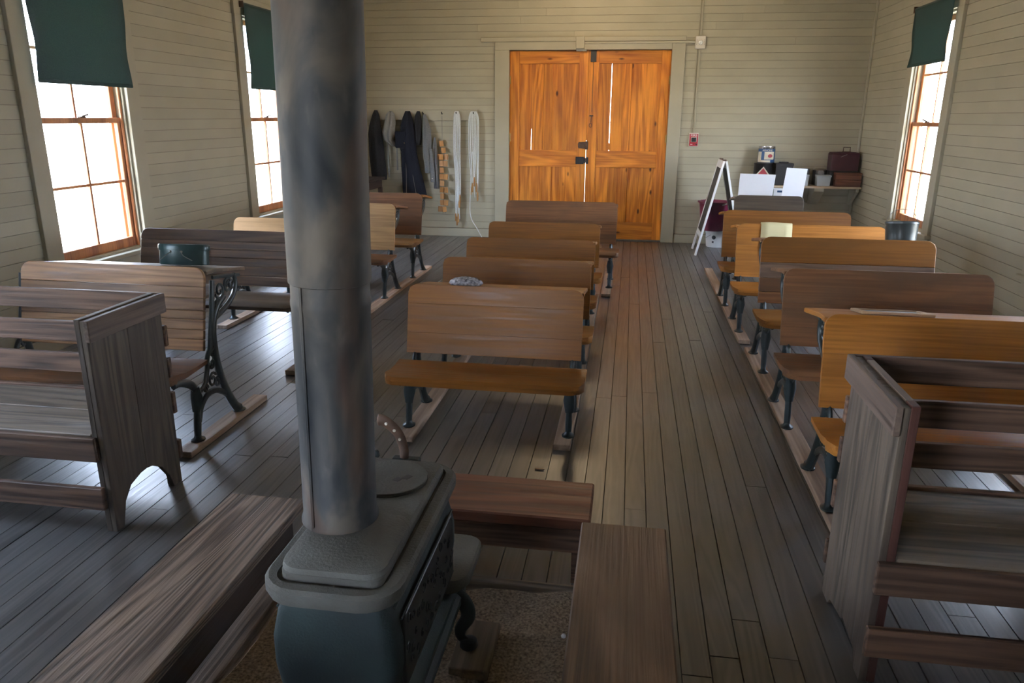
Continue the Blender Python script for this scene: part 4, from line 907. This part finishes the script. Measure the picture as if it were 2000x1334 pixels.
MB().tube([(-.02, -.02, .225), (-.02, -.02, .285), (.06, -.02, .285), (.06, -.02, .225)], .006, 8).box(-.03, .07, -.035, -.005, .222, .235).obj('handle', 'iron_brown', rt); MB().tube([(-.06, -.106, .17), (.01, -.106, .20)], .004, 6).obj('hasp', 'wire', rt)
for z, lb in ((.811, 'lower flat brown wooden box at the end of the corner shelf'), (.896, 'upper flat brown wooden box at the end of the corner shelf')):
    q = empty('wooden_box', (2.665, YS-.122, z), lb, 'box')
    MB().box(-.15, .15, -.062, .062, 0, .055).obj('box_body', 'box_brown', q, bevel=.003); MB().box(-.153, .153, -.065, .065, .055, .082).obj('lid', 'box_brown', q, bevel=.003)

# ------------------------------------------------------------------ easel, buckets, table
es = empty('sandwich_board', (1.10, 9.67, 0), 'white framed black sandwich board standing open near the back wall', 'easel')
def panel(xb, xt, nm):
    p = MB(); L = Vector((xt-xb, 0, 1.13)); n_ = L.length; pts = lambda y0, y1, s0, s1, d: None
    ang_ = math.atan2(xt-xb, 1.13)
    fr2 = bpy.data.objects.new(nm, None)
    m_ = MB()
    for (y0, y1, z0, z1, d0, d1) in ((-.27, -.225, 0, n_, -.012, .012), (.225, .27, 0, n_, -.012, .012), (-.225, .225, n_-.09, n_, -.012, .012), (-.225, .225, .22, .28, -.012, .012)): m_.box(d0, d1, y0, y1, z0, z1)
    o = m_.obj(nm, 'white', es, loc=(xb, 0, 0), bevel=.002); o.rotation_euler = (0, ang_, 0)
    MB().box(-.006, .006, -.225, .225, .28, n_-.09).obj('chalkboard', 'chalk', o)
panel(-.265, -.012, 'board_frame'); panel(.275, .014, 'board_frame')
MB().box(-.02, .02, -.2, -.12, 1.125, 1.142).box(-.02, .02, .12, .2, 1.125, 1.142).obj('hinge', 'iron_brown', es)
bk = empty('white_bucket', (1.17, 10.17, 0), 'white plastic bucket under the maroon tub by the easel', 'bucket')
MB().lathe([(.135, 0), (.140, .004), (.160, .205), (.166, .207), (.166, .216), (.155, .216), (.152, .20)], (0, 0, 0), 36).obj('bucket_body', 'white', bk, smooth=40)
MB().lathe([(.026, 0), (.026, .0015)], (0, 0, 0), 20).obj('round_logo', 'dark_grey', bk, loc=(-.062, -.1385, .135)).rotation_euler = (PI/2+.1, 0, -.42)
MB().box(-.012, .012, -.001, .001, -.012, .012).obj('small_print', 'dark_grey', bk, loc=(-.070, -.129, .075)).rotation_euler = (0, 0, -.45)
MB().tube(smooth_path([(-.155, -.02, .17), (-.16, -.06, .12), (-.10, -.14, .17)], 4), .003, 6).obj('bail', 'wire', bk)
tb = empty('maroon_tub', (1.10, 10.145, .217), 'maroon plastic tub stacked on the white bucket', 'tub')
MB().lathe([(.15, 0), (.158, .005), (.196, .35), (.218, .358), (.218, .372), (.202, .372), (.190, .35), (.14, .02)], (0, 0, 0), 40).obj('tub_body', 'tub', tb, smooth=40)
MB().tube(smooth_path([(.07, -.19, .34), (.12, -.20, .36), (.17, -.14, .35)], 4), .01, 7).obj('tub_grip', 'offwhite', tb)
ta = empty('side_table', (-3.56, 9.68, 0), 'dark wooden table in the coat corner behind the stove pipe', 'table')
MB().box(-.30, .30, -.32, .32, .80, .832).obj('table_top', 'bench_side', ta, bevel=.005); MB().box(-.26, .26, -.28, .28, .70, .80).obj('apron', 'bench_side', ta)
for sx_ in (-1, 1):
    for sy_ in (-1, 1): MB().box(sx_*.24-.025, sx_*.24+.025, sy_*.26-.025, sy_*.26+.025, 0, .70).obj('leg', 'bench_side', ta, bevel=.004)
lone(MB().prism([(-.08, 0), (.05, 0), (.0, .03), (.005, .06), (-.08, .07)], 'y', -.06, .06), 'folded_card', 'paper', 'folded white card lying on the dark corner table', 'card', loc=(-3.45, 9.55, .833))

# ------------------------------------------------------------------ schoolhouse globes hung from the ceiling (above the frame)
M['globe'] = bpy.data.materials.new('lamp_globe'); M['globe'].use_nodes = True
n = M['globe'].node_tree; n.nodes.clear(); B = NB(n); o = B.node('ShaderNodeOutputMaterial'); em = B.node('ShaderNodeEmission')
em.inputs[0].default_value = (1, .74, .45, 1); em.inputs[1].default_value = 4.0; B.link(em.outputs[0], o.inputs[0])
def lamp(x, y, z, watts, label):
    l = empty('ceiling_lamp', (x, y, ZC), label, 'lamp')
    MB().lathe([(.06, -.03), (.06, 0)], (0, 0, 0), 20).obj('canopy', 'brass', l); MB().tube([(0, 0, -.03), (0, 0, z-ZC+.14)], .008, 8).obj('stem', 'brass', l)
    MB().lathe([(.04, .15), (.05, .12), (.05, .10)], (0, 0, z-ZC), 20).obj('fitter', 'brass', l)
    g_ = MB().lathe([(.045, .10), (.10, .07), (.125, .01), (.10, -.055), (.05, -.085), (.005, -.092)], (0, 0, z-ZC), 24).obj('globe', 'globe', l, smooth=True)
    ld = bpy.data.lights.new('bulb', 'POINT'); ld.energy = watts; ld.color = (1, .74, .45); ld.shadow_soft_size = .13
    lo = bpy.data.objects.new('bulb', ld); col.objects.link(lo); lo.parent = l; lo.location = (0, 0, z-ZC)
    return l
lamp(-.6, 8.7, 3.12, 44, 'brass stemmed white globe lamp hanging from the ceiling before the orange doors')
